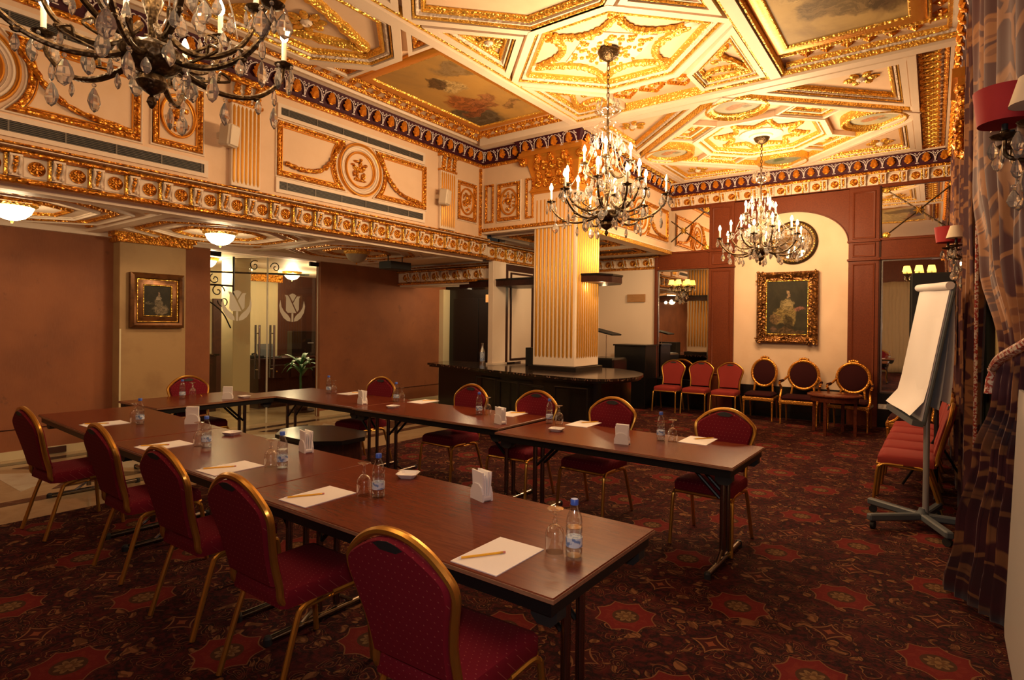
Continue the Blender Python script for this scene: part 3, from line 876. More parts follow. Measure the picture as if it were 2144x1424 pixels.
vent(.9, 2.92, 3.11, 3.20, 'long dark air vent below the swag panel, under the bronze chandelier')
vent(.9, 2.92, 3.99, 4.075, 'long dark air vent high behind the bronze chandelier crystals')
def wall_speaker(u, v, label):
    p = thing('wall_speaker', label, 'speaker', (XB + .055, u, v), 0, 'small cream wall loudspeakers')
    b = MB().bbox(.03, .17, -.075, .075, -.115, .115, .018, RZ(.35) @ RY(.12)); b.build('cabinet', 'speaker_white', p)
    MB().bbox(.165, .18, -.06, .06, -.10, .10, .005, RZ(.35) @ RY(.12)).build('grille', 'speaker_white', p)
    MB().box(-.055, .05, -.02, .02, -.03, .03).build('bracket', 'speaker_white', p)
wall_speaker(3.07, 3.53, 'small cream loudspeaker on the wall beside the square medallion panel')
wall_speaker(6.32, 3.50, 'small cream loudspeaker on the wall beside the corner pilaster')
# ------------------------------------------------------------------ great ceiling
def CP(poly): return [(x, -y) for x, y in poly]
def cm(path, prof, name, mat, closed=True): return MB().mould(CP(path), prof, closed).build(name, mat, ceiling, True, F_CEIL)
def coffer(poly, k=1.0, drop=.085):
    """nested mouldings of one coffer, from the outer rib inwards"""
    cm(poly, flat(.075 * k, drop), 'white_rib', 'white_paint')
    p = inset(poly, .053 * k); cm(p, bead(.030 * k, .075), 'gold_bead', 'gold_bright')
    p = inset(poly, .095 * k); cm(p, ogee(.055 * k, .055), 'white_moulding', 'white_relief')
    p = inset(poly, .145 * k); cm(p, ogee(.050 * k, .050), 'gold_moulding', 'gold_bright')

def flower(x, y, r, petals=8, mat='gold_bright', ray=False):
    m = MB()
    for k in range(petals):
        a = 2 * PI * k / petals
        if ray: m.tube([(.25 * r, 0, .012), (.6 * r, 0, .035), (r, 0, .012)], [.03 * r * 3, .07 * r * 1.6, .012], 5, False, T(x, -y, 0) @ RZ(a), .6)
        else: m.ball((.62 * r, 0, .014), (.36 * r, .22 * r, .026), 8, 5, T(x, -y, 0) @ RZ(a))
    m.build('flower', mat, ceiling, True, F_CEIL)
    c = MB().lathe([(.28 * r, 0), (.28 * r, .03), (.18 * r, .05), (.10 * r, .04), (0, .055)], 14, T(x, -y, 0))
    c.build('flower_heart', 'white_paint', ceiling, True, F_CEIL)
def garland(path, r, seed, name='garland'):
    P, rr = lumpy([(x, -y, .02) for x, y in path], r, seed)
    MB().tube(P, rr, 7).build(name, 'gold_bright', ceiling, False, F_CEIL)

HX = -2.75
def hexagon(cy, full=True):
    poly = [(HX - 1.22, cy), (HX - .40, cy - .84), (HX + .40, cy - .84), (HX + 1.22, cy), (HX + .40, cy + .84), (HX - .40, cy + .84)]
    coffer(poly, 1.0, .085 if full else .079 + .002 * (cy > 3))
    if not full: return
    # scalloped garland hung from six points
    an = [(HX - .86, cy - .10), (HX - .36, cy - .58), (HX + .36, cy - .58), (HX + .86, cy - .02), (HX + .36, cy + .58), (HX - .36, cy + .58)]
    for i in range(6):
        a, b = Vector(an[i]), Vector(an[(i + 1) % 6]); c = Vector((HX, cy)); mid = (a + b) / 2
        q = mid + (c - mid) * .30
        garland([tuple(a), tuple((a * .75 + b * .25) + (q - mid) * .72), tuple(q), tuple((a * .25 + b * .75) + (q - mid) * .72), tuple(b)], .036, i)
    for i, (x, y) in enumerate(an):
        if i % 3 == 0:
            MB().lathe([(.07, 0), (.07, .03), (.04, .045), (0, .05)], 14, T(x, -y, 0)).build('rosette', 'white_paint', ceiling, True, F_CEIL)
        else:
            m = MB()
            for k in range(5): m.ball((x + math.cos(k * 1.256) * .05, -y + math.sin(k * 1.256) * .05, .02), (.045, .030, .03), 6, 4)
            m.build('bow', 'gold_bright', ceiling, True, F_CEIL)
    # pierced lozenge plate round the chandelier hook
    m = MB(); rnd = random.Random(5)
    for k in range(190):
        u, w = rnd.uniform(-1, 1), rnd.uniform(-1, 1)
        if abs(u) + abs(w) < 1 and abs(u) + abs(w) > .2: m.ball((HX + u * .50, -cy + w * .42, .01), (rnd.uniform(.02, .045), rnd.uniform(.018, .035), .03), 6, 4)
    m.build('filigree_plate', 'gold_bright', ceiling, True, F_CEIL)
    MB().prism([(HX - .52, -cy), (HX, -cy - .44), (HX + .52, -cy), (HX, -cy + .44)], 0, .012).build('plate_ground', 'white_paint', ceiling, False, F_CEIL)
hexagon(5.44); hexagon(3.76, False); hexagon(2.08, False)
for cy in (4.60, 2.92):
    for s in (-1, 1):
        tri = [(HX + s * 1.20, cy - .74), (HX + s * .47, cy), (HX + s * 1.20, cy + .74)]
        tri = inset(tri, .05); coffer(tri, .85)
        flower(HX + s * .93, cy, .17, 14, 'gold_bright', True)
for s in (-1, 1):                                                   # swag corners below the hexagon
    q = [(HX + s * 1.18, 5.62), (HX + s * 1.18, 6.84), (HX + s * .52, 6.84), (HX + s * .52, 6.36)]
    coffer(q, .7)
    garland([(HX + s * 1.02, 6.02), (HX + s * .90, 6.18), (HX + s * .98, 6.42), (HX + s * 1.05, 6.66)], .034, 11)
    garland([(HX + s * 1.05, 6.66), (HX + s * .90, 6.56), (HX + s * .75, 6.52), (HX + s * .60, 6.60)], .034, 12)
    MB().ball((HX + s * .80, -6.36, .0), (.055, .045, .03), 10, 5).build('rosette', 'gold_bright', ceiling, True, F_CEIL)
def lozenge(x, y, r, s=1.0):
    p = [(x - r * s, y), (x, y - r), (x + r * s, y), (x, y + r)]
    cm(p, ogee(.035, .035), 'lozenge_frame', 'gold_relief')
    MB().ball((x, -y, 0), (r * .4, r * .34, .03), 8, 5).build('lozenge_flower', 'gold_bright', ceiling, True, F_CEIL)
for x in (-3.10, -2.75, -2.40): lozenge(x, 6.56, .145)
# long beams either side of the middle strip, cross beam before the back bay
for x in (-4.03, -1.45):
    cm([(x, YF), (x, 6.92)], flat(.11, .11), 'white_beam', 'white_paint', False)
    for d in (-.075, .075): cm([(x + d, YF), (x + d, 6.90)], bead(.04, .095), 'gold_bead', 'gold_bright', False)
cm([(-5.7, 7.00), (.20, 7.00)], flat(.13, .12), 'white_beam', 'white_paint', False)
for d in (-.085, .085): cm([(-4.1, 7.00 + d), (.15, 7.00 + d)], bead(.04, .10), 'gold_bead', 'gold_bright', False)
# left strip: long octagon with crossed garlands and little corner panels
octo = [(-4.11, 3.74), (-4.61, 4.24), (-5.00, 4.24), (-5.47, 3.74), (-5.47, 2.60), (-5.00, 2.10), (-4.61, 2.10), (-4.11, 2.60)]
coffer(octo, 1.1)
for k, (a, c) in enumerate((((-4.80, 3.98), (-4.42, 2.75)), ((-4.80, 3.98), (-5.25, 2.75)))):
    mx = (a[0] + c[0]) / 2; garland([a, (mx + (.02 if k else -.02), 3.55), (c[0] + (.05 if k else -.05), 3.10), c], .05, 20 + k)
garland([(-4.42, 2.75), (-4.80, 2.95), (-5.25, 2.75)], .05, 23)
flower(-4.86, 3.30, .20, 8)
for s, x in ((1, -4.10), (-1, -5.47)):
    for t_, y in ((1, 4.27), (-1, 2.07)):
        tri = [(x, y), (x - s * .36, y), (x, y - t_ * .38)]
        cm(inset(tri, .05), ogee(.05, .04), 'gold_moulding', 'gold_relief'); cm(inset(tri, .0), flat(.045, .06), 'white_rib', 'white_paint')
# left border with raised lozenges along the wall and the return wall
def loz_row(p0, p1, n, r=.062):
    for k in range(n):
        f = (k + .5) / n; x = p0[0] + (p1[0] - p0[0]) * f; y = p0[1] + (p1[1] - p0[1]) * f
        v = [(x - r, -y, 0), (x, -y - r, 0), (x + r, -y, 0), (x, -y + r, 0), (x, -y, .045)]
        MB().add(v, [(0, 1, 4), (1, 2, 4), (2, 3, 4), (3, 0, 4), (3, 2, 1, 0)]).build('lozenge_stud', 'gold_relief', ceiling, False, F_CEIL)
loz_row((-5.63, 1.6), (-5.63, 6.95), 29); loz_row((-5.50, 6.80), (-4.25, 6.80), 8)
for x in (-5.52, -5.73): cm([(x, YF), (x, 7.0)], bead(.035, .04), 'gold_bead', 'gold_relief', False)
cm([(-5.80, YF), (-5.80, 7.24)], ogee(.07, .05), 'white_moulding', 'white_paint', False)
for y in (6.70, 6.90): cm([(-5.5, y), (-4.12, y)], bead(.03, .04), 'gold_bead', 'gold_relief', False)
cm([(-5.80, 7.20), (-4.10, 7.20)], ogee(.06, .05), 'white_moulding', 'white_paint', False)
# right strip border
loz_row((-1.20, 6.70), (-.08, 6.70), 6, .07); loz_row((.02, 4.2), (.02, 6.6), 12, .07)
for y in (6.56, 6.83): cm([(-1.33, y), (.08, y)], bead(.03, .05), 'gold_bead', 'gold_bright', False)
cm([(-1.33, 6.88), (.15, 6.88)], ogee(.05, .05), 'white_moulding', 'white_relief', False)
cm([(-.06, 3.9), (-.06, 6.6)], bead(.03, .05), 'gold_bead', 'gold_bright', False)

# back bay: lozenge in a square, octagon, four round paintings, coffers, corner flowers
BX, BY, BR = -2.105, 9.10, 1.885
cm([(BX - BR, BY - BR), (BX + BR, BY - BR), (BX + BR, BY + BR), (BX - BR, BY + BR)], flat(.08, .09), 'white_rib', 'white_paint')
dia_ = [(BX, BY - BR), (BX + BR, BY), (BX, BY + BR), (BX - BR, BY)]
cm(dia_, flat(.075, .10), 'white_rib', 'white_paint'); cm(inset(dia_, .055), bead(.032, .085), 'gold_bead', 'gold_bright'); cm(inset(dia_, -.055), bead(.032, .085), 'gold_bead', 'gold_bright')
octg = [(BX + .93 * math.cos(PI / 8 + k * PI / 4), BY + .93 * math.sin(PI / 8 + k * PI / 4)) for k in range(8)]
coffer(octg, .9)
for k in range(8):
    a = k * PI / 4 + PI / 8; b_ = a + PI / 4; m_ = (a + b_) / 2
    P_ = lambda an, r: (BX + r * math.cos(an), BY + r * math.sin(an))
    garland([P_(a, .60), P_(a + .18, .47), P_(m_, .40), P_(b_ - .18, .47), P_(b_, .60)], .032, 40 + k)
    MB().ball((P_(a, .62)[0], -P_(a, .62)[1], .01), (.05, .05, .035), 8, 5).build('bow', 'gold_bright', ceiling, True, F_CEIL)
MB().lathe([(.30, 0), (.30, .02), (.24, .04), (.17, .03), (.16, .05), (0, .05)], 24, T(BX, -BY, 0)).build('ceiling_rose', 'white_paint', ceiling, True, F_CEIL)
for sx in (-1, 1):
    for sy in (-1, 1):
        c = Vector((BX + sx * .775, BY + sy * .775)); n_ = Vector((sx, sy)).normalized(); t_ = Vector((-n_.y, n_.x))
        q = [tuple(c + n_ * a * .205 + t_ * b_ * .34) for a, b_ in ((-1, -1), (1, -1), (1, 1), (-1, 1))]
        cm(q, flat(.04, .07), 'white_rib', 'white_paint'); cm(inset(q, .05), ogee(.045, .05), 'gold_moulding', 'gold_bright')
        cm(inset(q, .10), flat(.03, .04), 'white_moulding', 'white_paint'); cm(inset(q, .135), ogee(.03, .03), 'gold_moulding', 'gold_bright')
        MB().ball((c.x, -c.y, 0), (.06, .06, .03), 8, 5).build('rosette', 'gold_bright', ceiling, True, F_CEIL)
        tri = [(BX + sx * BR, BY + sy * .18), (BX + sx * .18, BY + sy * BR), (BX + sx * BR, BY + sy * BR)]
        coffer(inset(tri, .08), .85); flower(BX + sx * 1.40, BY + sy * 1.40, .19, 6)
for x in (-.07, -4.14):
    cm(rect(x - .15, x + .15, BY - 1.93, BY + 1.93), ogee(.05, .06), 'gold_moulding', 'gold_relief')
    cm(rect(x - .19, x + .19, BY - 1.97, BY + 1.97), flat(.03, .08), 'white_rib', 'white_paint')
    ring = MB().tube([(.088 * math.cos(2 * PI * k / 14), .068 * math.sin(2 * PI * k / 14), .03) for k in range(14)], .016, 6, True).mesh('guilloche_ring', 'gold_bright', True)
    for k in range(34): put('guilloche_ring', ring, ceiling, F_CEIL @ T(x, -(7.30 + k * .1085), .0 + (.012 if k % 2 else 0)))

# ------------------------------------------------------------------ paintings set into the ceiling
def ceiling_picture(x0, x1, y0, y1, mat, label):
    p = thing('ceiling_painting', label, 'painting', ((x0 + x1) / 2, (y0 + y1) / 2, ZC))
    F = frame((0, 0, 0), (1, 0, 0), (0, -1, 0)); w, h = (x1 - x0) / 2, (y1 - y0) / 2
    MB().mould(rect(-w + .045, w - .045, -h + .045, h - .045), [(-.085, .015), (-.085, .045), (-.045, .055), (0, .055), (.03, .045), (.045, .03), (.045, 0)]).build('frame', 'gold', p, True, F)
    MB().mould(rect(-w + .12, w - .12, -h + .12, h - .12), bead(.05, .05)).build('frame_carving', 'gold_bright', p, True, F)
    MB().box(-w + .08, w - .08, -h + .08, h - .08, .008, .03).build('canvas', mat, p, False, F)
ceiling_picture(-5.43, -4.10, 4.34, 6.58, 'canvas_sky', 'gilt framed ceiling painting of amber clouds and figures over the left wall')
ceiling_picture(-1.36, -.08, 4.15, 6.50, 'canvas_storm', 'gilt framed ceiling painting of brown clouds over the window side')
def round_picture(x, y, mat, label):
    p = thing('round_painting', label, 'painting', (x, y, ZC)); F = frame((0, 0, 0), (1, 0, 0), (0, -1, 0))
    MB().mould(circ((0, 0), .335, None, 40), [(-.055, .02), (-.05, .07), (-.02, .085), (.01, .075), (.03, .11), (.055, .10), (.065, 0)]).build('frame', 'gold_bright', p, True, F)
    MB().lathe([(.0, .045), (.29, .045), (.29, .02)], 40).build('canvas', mat, p, True, F)
round_picture(BX + .04, BY - 1.44, 'canvas_putti', 'round gilt ceiling painting nearest the cross beam')
round_picture(BX - 1.40, BY, 'canvas_putti', 'round gilt ceiling painting on the column side of the far chandelier')
round_picture(BX + 1.42, BY + .02, 'canvas_putti', 'round gilt ceiling painting on the curtain side of the far chandelier')
round_picture(BX + .02, BY + 1.42, 'canvas_grove', 'round green ceiling painting nearest the panelled back wall')
# ------------------------------------------------------------------ back wall: wood panelling, arch, mirrors
def wood_part(name, x0, x1, z0, z1, d0, d1, mat='wall_wood'):
    return MB().bbox(x0, x1, z0, z1, d0, d1, .006).build(name, mat, wall_back, False, F_BACK)
for (x0, x1) in ((-3.51, -3.05), (-1.18, -.74)):
    wood_part('panel_post', x0, x1, .0, 3.96, 0, .07, 'wall_wood')
    for (a, c) in ((.72, 2.68), (2.82, 3.02), (3.12, 3.88)):
        MB().mould(rect(x0 + .07, x1 - .07, a, c), ogee(.03, .014)).build('panel_moulding', 'wall_wood', wall_back, True, F_BACK @ T(0, 0, .07))
    wood_part('rail', x0 - .02, x1 + .02, 2.74, 2.775, 0, .10); wood_part('rail', x0 - .02, x1 + .02, 3.05, 3.08, 0, .10)
for (x0, x1) in ((-4.56, -3.51), (-.74, .30)):
    wood_part('rail', x0, x1, 2.77, 3.09, 0, .06); wood_part('rail_moulding', x0, x1, 2.745, 2.785, 0, .085); wood_part('rail_moulding', x0, x1, 3.06, 3.10, 0, .08)
    wood_part('rail', x0, x1, 3.93, 3.99, 0, .06)
wood_part('corner_post', -4.60, -4.545, 0, 3.96, 0, .08); wood_part('corner_post', -.745, -.715, .55, 3.96, 0, .07, 'dark_wood')
dado = MB().bbox(-4.6, .3, 0, .56, 0, .05, .005).build('dado', 'black_lacquer', wall_back, False, F_BACK)
MB().box(-4.6, .3, .12, .135, .05, .06).build('dado_rail', 'black_lacquer', wall_back, False, F_BACK)
# arched opening in the wood
ac, ah, az, at_ = -2.115, .935, 3.06, 3.69
arc = [(ac + ah * math.cos(PI - PI * k / 28), az + (at_ - az) * math.sin(PI * k / 28)) for k in range(29)]
m = MB(); vs = []
for d in (.05, .0):
    for x, z in arc: vs.append((x, z, d))
    for x, z in arc: vs.append((x, 3.97, d))
n = 29; fs = []
for k in range(n - 1):
    fs.append((k, k + 1, n + k + 1, n + k)); fs.append((k, 2 * n + k, 2 * n + k + 1, k + 1))
m.add(vs, fs); m.build('arch_board', 'wall_wood', wall_back, False, F_BACK)
MB().mould(arc, ogee(.03, .075), False).build('arch_moulding', 'wall_wood', wall_back, True, F_BACK)
# mirrors
def mirror(x0, x1, z0, z1, label, cross):
    o = thing('wall_mirror', label, 'mirror', ((x0 + x1) / 2, YB, z0))
    F = frame((0, 0, 0), (1, 0, 0), (0, 0, 1)); w, h = (x1 - x0) / 2, z1 - z0
    MB().box(-w, w, 0, h, .0, .02).build('pane', 'mirror', o, False, F)
    if cross:
        a = Vector((-w + .06, .05, .03)); b_ = Vector((w - .06, h - .05, .03)); c = Vector((-w + .06, h - .05, .03)); d = Vector((w - .06, .05, .03))
        MB().tube([a, b_], .010, 8).build('cross_bar', 'bronze', o, True, F); MB().tube([c, d], .010, 8).build('cross_bar', 'bronze', o, True, F)
        st = MB(); pts = []
        for k in range(12): r = .085 if k % 2 == 0 else .035; pts.append((r * math.cos(k * PI / 6), h / 2 + r * math.sin(k * PI / 6), .035))
        st.add(pts + [(0, h / 2, .075), (0, h / 2, .02)], [(k, (k + 1) % 12, 12) for k in range(12)] + [((k + 1) % 12, k, 13) for k in range(12)]); st.build('star', 'gold_bright', o, False, F)
        for p in (a, b_, c, d): MB().ball((p.x, p.y, .03), (.06, .05, .02), 8, 4).build('corner_mount', 'gold_bright', o, True, F)
    else:
        MB().mould(rect(-w + .012, w - .012, .012, h - .012), flat(.022, .03)).build('bevel', 'chrome', o, False, F)
mirror(-4.54, -3.52, 3.10, 3.93, 'upper mirror with crossed bars and gold star near the column', True)
mirror(-.71, .28, 3.10, 3.93, 'upper mirror with crossed bars and gold star beside the curtain', True)
mirror(-4.54, -3.52, .57, 2.745, 'tall lower mirror behind the red banquet chairs', False)
mirror(-.71, .28, .57, 2.745, 'tall lower mirror behind the flip chart beside the curtain', False)
# round mirror in the arch
rm = thing('round_mirror', 'round mirror with beaded gilt rim high in the arch', 'mirror', (-2.03, YB, 3.13))
F0 = frame((0, 0, 0), (1, 0, 0), (0, 0, 1))
MB().lathe([(0, .02), (.30, .02), (.30, 0)], 40).build('pane', 'mirror', rm, True, F0)
MB().mould(circ((0, 0), .335, None, 44), [(-.05, 0), (-.05, .04), (-.02, .055), (.02, .05), (.05, .03), (.05, 0)]).build('rim', 'bronze', rm, True, F0)
m = MB()
for k in range(48): m.ball((.335 * math.cos(k * PI / 24), .335 * math.sin(k * PI / 24), .055), .013, 6, 4)
m.build('bead_ring', 'gold_bright', rm, True, F0)['kind'] = 'stuff'

# portraits
simple('bronze_gilt', (.17, .070, .020), .36, .7, var=(16, (.42, .19, .04), .5, .68), relief=('voronoi', 26, .9, .03))
simple('walnut_gilt', (.17, .065, .018), .32, .55, var=(12, (.09, .035, .012), .45, .7))
def portrait(name, label, M, w, h, fw, mat, carved):
    p = thing(name, label, 'painting'); p.matrix_world = M
    if carved:
        MB().mould(rect(-w + fw * .5, w - fw * .5, -h + fw * .5, h - fw * .5), [(-fw * .5, .03), (-fw * .45, .05), (-fw * .2, .045), (0, .07), (fw * .3, .095), (fw * .5, .07), (fw * .5, 0)]).build('frame', 'bronze_gilt', p, True)
        rnd = random.Random(9); m = MB()
        for sx, sy in ((-1, -1), (1, -1), (1, 1), (-1, 1), (0, 1), (0, -1), (-1, 0), (1, 0)):
            for k in range(9):
                m.ball((sx * (w - fw * .5) + rnd.uniform(-.09, .09) * (1 if sx == 0 or sy else .4), sy * (h - fw * .5) + rnd.uniform(-.09, .09) * (1 if sy == 0 or sx else .4), .07), (rnd.uniform(.015, .035), rnd.uniform(.015, .035), .028), 6, 4)
        m.build('frame_carving', 'bronze_gilt', p, True)['kind'] = 'stuff'
        MB().mould(rect(-w + fw + .005, w - fw - .005, -h + fw + .005, h - fw - .005), bead(.022, .05)).build('inner_rim', 'gold_bright', p, True)
    else:
        MB().mould(rect(-w + .035, w - .035, -h + .035, h - .035), [(-.04, .03), (-.03, .07), (.0, .085), (.035, .06), (.035, 0)]).build('frame', 'walnut_gilt', p, True)
        MB().mould(rect(-w + .115, w - .115, -h + .115, h - .115), [(-.04, .02), (-.03, .05), (0, .045), (.04, .03), (.045, .0)]).build('inner_frame', 'walnut_gilt', p, True)
        for d in (.082, .155): MB().mould(rect(-w + d, w - d, -h + d, h - d), bead(.016, .055)).build('gilt_rim', 'gold_bright', p, True)
    MB().box(-w + fw, w - fw, -h + fw, h - fw, .005, .03).build('canvas', mat, p)
    return p
portrait('portrait_painting', 'dark portrait in a heavy carved bronze frame below the round mirror', frame((-2.125, YB - .03, 1.975), (1, 0, 0), (0, 0, 1)), .50, .635, .155, 'canvas_garden', True)

# ------------------------------------------------------------------ column on the bar, its capital and plinth
CX0, CX1, CY0, CY1, CZ0, CZ1 = -5.02, -4.27, 7.45, 8.19, .99, 3.62
colm = thing('fluted_column', 'square fluted white and gold column rising from the bar counter', 'column', ((CX0 + CX1) / 2, (CY0 + CY1) / 2, .92))
dx, dy = (CX1 - CX0) / 2, (CY1 - CY0) / 2; hz = CZ1 - .92
MB().bbox(-dx, dx, -dy, dy, .07, hz, .012).build('shaft', 'white_paint', colm)
MB().bbox(-dx - .05, dx + .05, -dy - .05, dy + .05, 0.0, .07, .006).build('plinth', 'black_lacquer', colm)
fl = MB().tube([(0, .0, .0), (0, .03, .006), (0, 2.40, .006), (0, 2.43, .0)], [.006, .018, .018, .006], 8).mesh('flute', 'flute_gold', True)
for nrm, ln in (((0, -1), dx), ((1, 0), dy), ((0, 1), dx), ((-1, 0), dy)):
    u = Vector((-nrm[1], nrm[0], 0)); o = Vector((nrm[0] * dx, nrm[1] * dy, .20))
    Fc = frame(o, u, (0, 0, 1))
    for k in range(10): put('flute', fl, colm, Fc @ T((k - 4.5) * ln * 2 / 10.8, 0, -.004))
cp = MB()
H0 = hz
for z, e in ((0, .04), (.03, .055), (.06, .04)): cp.box(-dx - e, dx + e, -dy - e, dy + e, H0 + z, H0 + z + .03)
prof = [(.02, .09), (.03, .25), (.07, .42), (.13, .52), (.17, .56)]
for i in range(len(prof) - 1):
    (e0, z0), (e1, z1) = prof[i], prof[i + 1]
    v = [(sx * (dx + e), sy * (dy + e), H0 + z) for e, z in ((e0, z0), (e1, z1)) for sx, sy in ((-1, -1), (1, -1), (1, 1), (-1, 1))]
    cp.add(v, [(0, 1, 5, 4), (1, 2, 6, 5), (2, 3, 7, 6), (3, 0, 4, 7)])
cp.box(-dx - .18, dx + .18, -dy - .18, dy + .18, H0 + .56, H0 + .62).box(-dx - .15, dx + .15, -dy - .15, dy + .15, H0 + .62, H0 + .66)
cp.build('capital', 'gold', colm)
rnd = random.Random(21); m = MB()
for nrm in ((0, -1), (1, 0), (0, 1), (-1, 0)):
    u = Vector((-nrm[1], nrm[0], 0)); n3 = Vector((nrm[0], nrm[1], 0))
    for row, (zz, ee, cnt) in enumerate(((.15, .03, 5), (.28, .05, 4), (.40, .085, 5), (.49, .13, 3))):
        for k in range(cnt):
            c = n3 * (dx + ee) + u * ((k - (cnt - 1) / 2) * dx * 1.9 / cnt) + Vector((0, 0, H0 + zz))
            m.ball(tuple(c), (.055, .055, .075), 7, 5); m.ball(tuple(c + n3 * .035 + Vector((0, 0, .05))), (.034, .034, .026), 6, 4)
for sx in (-1, 1):
    for sy in (-1, 1):
        m.ball((sx * (dx + .13), sy * (dy + .13), H0 + .48), (.075, .075, .065), 8, 5)
m.build('acanthus_leaves', 'gold_relief', colm, True)

# ------------------------------------------------------------------ bar counter, canopy, back-bar
bar = thing('bar_counter', 'long black bar counter with dark granite top under the fluted column', 'counter', (-5.0, 7.6, 0))
edge = [(-7.22, 7.40), (-6.29, 7.15), (-5.39, 6.90), (-4.70, 6.74), (-4.18, 6.66), (-3.80, 6.62), (-3.50, 6.66), (-3.31, 6.90), (-3.24, 7.25), (-3.28, 7.60), (-3.42, 7.95), (-3.70, 8.30)]
es = [tuple(p[:2]) for p in spline([(x, y, 0) for x, y in edge], 4)] + [(-4.1, 8.55), (-5.2, 8.6), (-6.05, 8.5), (-7.35, 8.0)]
loc = [(x + 5.0, y - 7.6) for x, y in es]
MB().prism(loc, .89, .925).build('countertop', 'granite', bar)
MB().prism(inset(loc, .03), .86, .89).build('top_edge', 'black_lacquer', bar)
MB().prism(inset(loc, .17), .10, .86).build('body', 'black_lacquer', bar)
MB().prism(inset(loc, .22), 0, .10).build('base', 'black_matte', bar)
for k in range(5):
    x = -1.55 + k * .62
    MB().mould(rect(x, x + .5, .2, .78), ogee(.03, .012)).build('panel_moulding', 'black_lacquer', bar, True, frame((0, -.48 - .10 + k * -.095, 0), (.967, -.255 if k < 4 else 0, 0), (0, 0, 1)))
cano = thing('bar_canopy', 'dark wooden canopy rail hanging round the fluted column over the bar', 'canopy', (-5.2, 8.0, 2.26))
cl = [(-1.80, -.02), (-1.2, -.15), (-.3, -.24), (.18, -.24), (.93, -.42), (1.18, -.38), (1.32, -.15), (1.34, .15), (1.2, .4), (.9, .55), (-.4, .55), (-1.8, .35)]
MB().prism(cl, 0, .11).build('rail', 'dark_wood', cano); MB().prism(inset(cl, -.015), .10, .125).build('rail_top', 'black_lacquer', cano)
for x, y in ((-1.0, .1),): MB().tube([(x, y, .12), (x, y, .86)], .012, 8).build('hanger', 'black_metal', cano)
for x, y in ((-4.02, 7.80), (-5.30, 8.9), (-4.9, 9.6)): point_light('canopy_light', (x, y, 2.20), 5.0, (1.0, .70, .36), .03)
# white post at the end of the beam and the panelled bar walls
struct('trim_9', MB().bbox(-6.14, -6.03, 7.74, 8.10, .93, 2.70, .006).box(-6.16, -6.01, 7.72, 8.12, .926, .96), 'white_paint')
FB = frame((-6.06, 0, 0), (0, 1, 0), (0, 0, 1))
for (a, c, z0, z1) in ((8.22, 8.95, 1.0, 2.52), (9.1, 10.0, 1.0, 2.52), (10.15, 11.1, 1.0, 2.52)):
    MB().box(a - .12, a - .04, .95, 2.66, 0, .02).build('dark_strip', 'dark_wood', wall_bar, False, FB)
    MB().mould(rect(a + .06, c, z0, z1), flat(.03, .02)).build('dark_moulding', 'dark_wood', wall_bar, False, FB)
MB().box(8.1, 11.3, 2.56, 2.67, 0, .025).build('dark_strip', 'dark_wood', wall_bar, False, FB)
bb = struct('wall_bar_back', MB().box(-6.06, -4.60, .0, 3.12, 0, .03), 'white_paint', None, F_BACK)
MB().box(-6.06, -4.60, 2.58, 2.76, .03, .05).build('dark_strip', 'dark_wood', bb, False, F_BACK)
MB().box(-4.74, -4.60, .0, 2.6, .03, .05).build('dark_strip', 'dark_wood', bb, False, F_BACK)
MB().mould([(-6.0, 2.42), (-4.86, 2.42), (-4.86, 1.3)], flat(.035, .05), False).build('dark_moulding', 'dark_wood', bb, False, F_BACK)
sg = MB().bbox(-5.20, -4.80, 2.115, 2.275, .05, .075, .004).build('wood_plaque', 'plank_wood', None, False, F_BACK)
tag(sg, 'blank pale wooden plaque on the white bar wall', 'plaque')
bc = thing('bar_cabinet', 'tall black cabinet against the bar wall behind the row of chairs', 'cabinet', (-4.88, YB - .40, 0))
MB().bbox(-.30, .36, -.28, .27, 0, 1.22, .008).build('body', 'black_lacquer', bc); MB().box(-.32, .38, -.30, .28, 1.22, 1.25).build('top', 'black_lacquer', bc)
mon = thing('bar_stand', 'black sloped reading stand behind the column on the bar', 'stand', (-5.00, 9.9, 0))
MB().bbox(-.25, .30, -.3, .3, 0, 1.02, .03).build('body', 'black_lacquer', mon)
MB().tube([(.0, 0, 1.02), (.0, 0, 1.44)], .008, 8).build('post', 'chrome', mon)
MB().bbox(-.30, .22, -.20, .20, 0, .03, .005, T(.0, 0, 1.48) @ RY(.22)).build('desk', 'black_matte', mon)
blk = thing('bar_box', 'black box standing on the bar left of the fluted column', 'box', (-5.42, 8.30, .925))
MB().bbox(-.22, .22, -.15, .15, 0, .30, .006).build('body', 'black_matte', blk)
bt = thing('steel_shaker', 'steel bottle on the bar beside the white post', 'bottle', (-6.42, 7.95, .925))
MB().lathe([(.045, 0), (.045, .22), (.02, .28), (.02, .34), (.024, .36), (0, .365)], 14).build('body', 'chrome', bt, True)
MB().lathe([(.046, .04), (.046, .2)], 14).build('label', 'label_blue', bt, True)
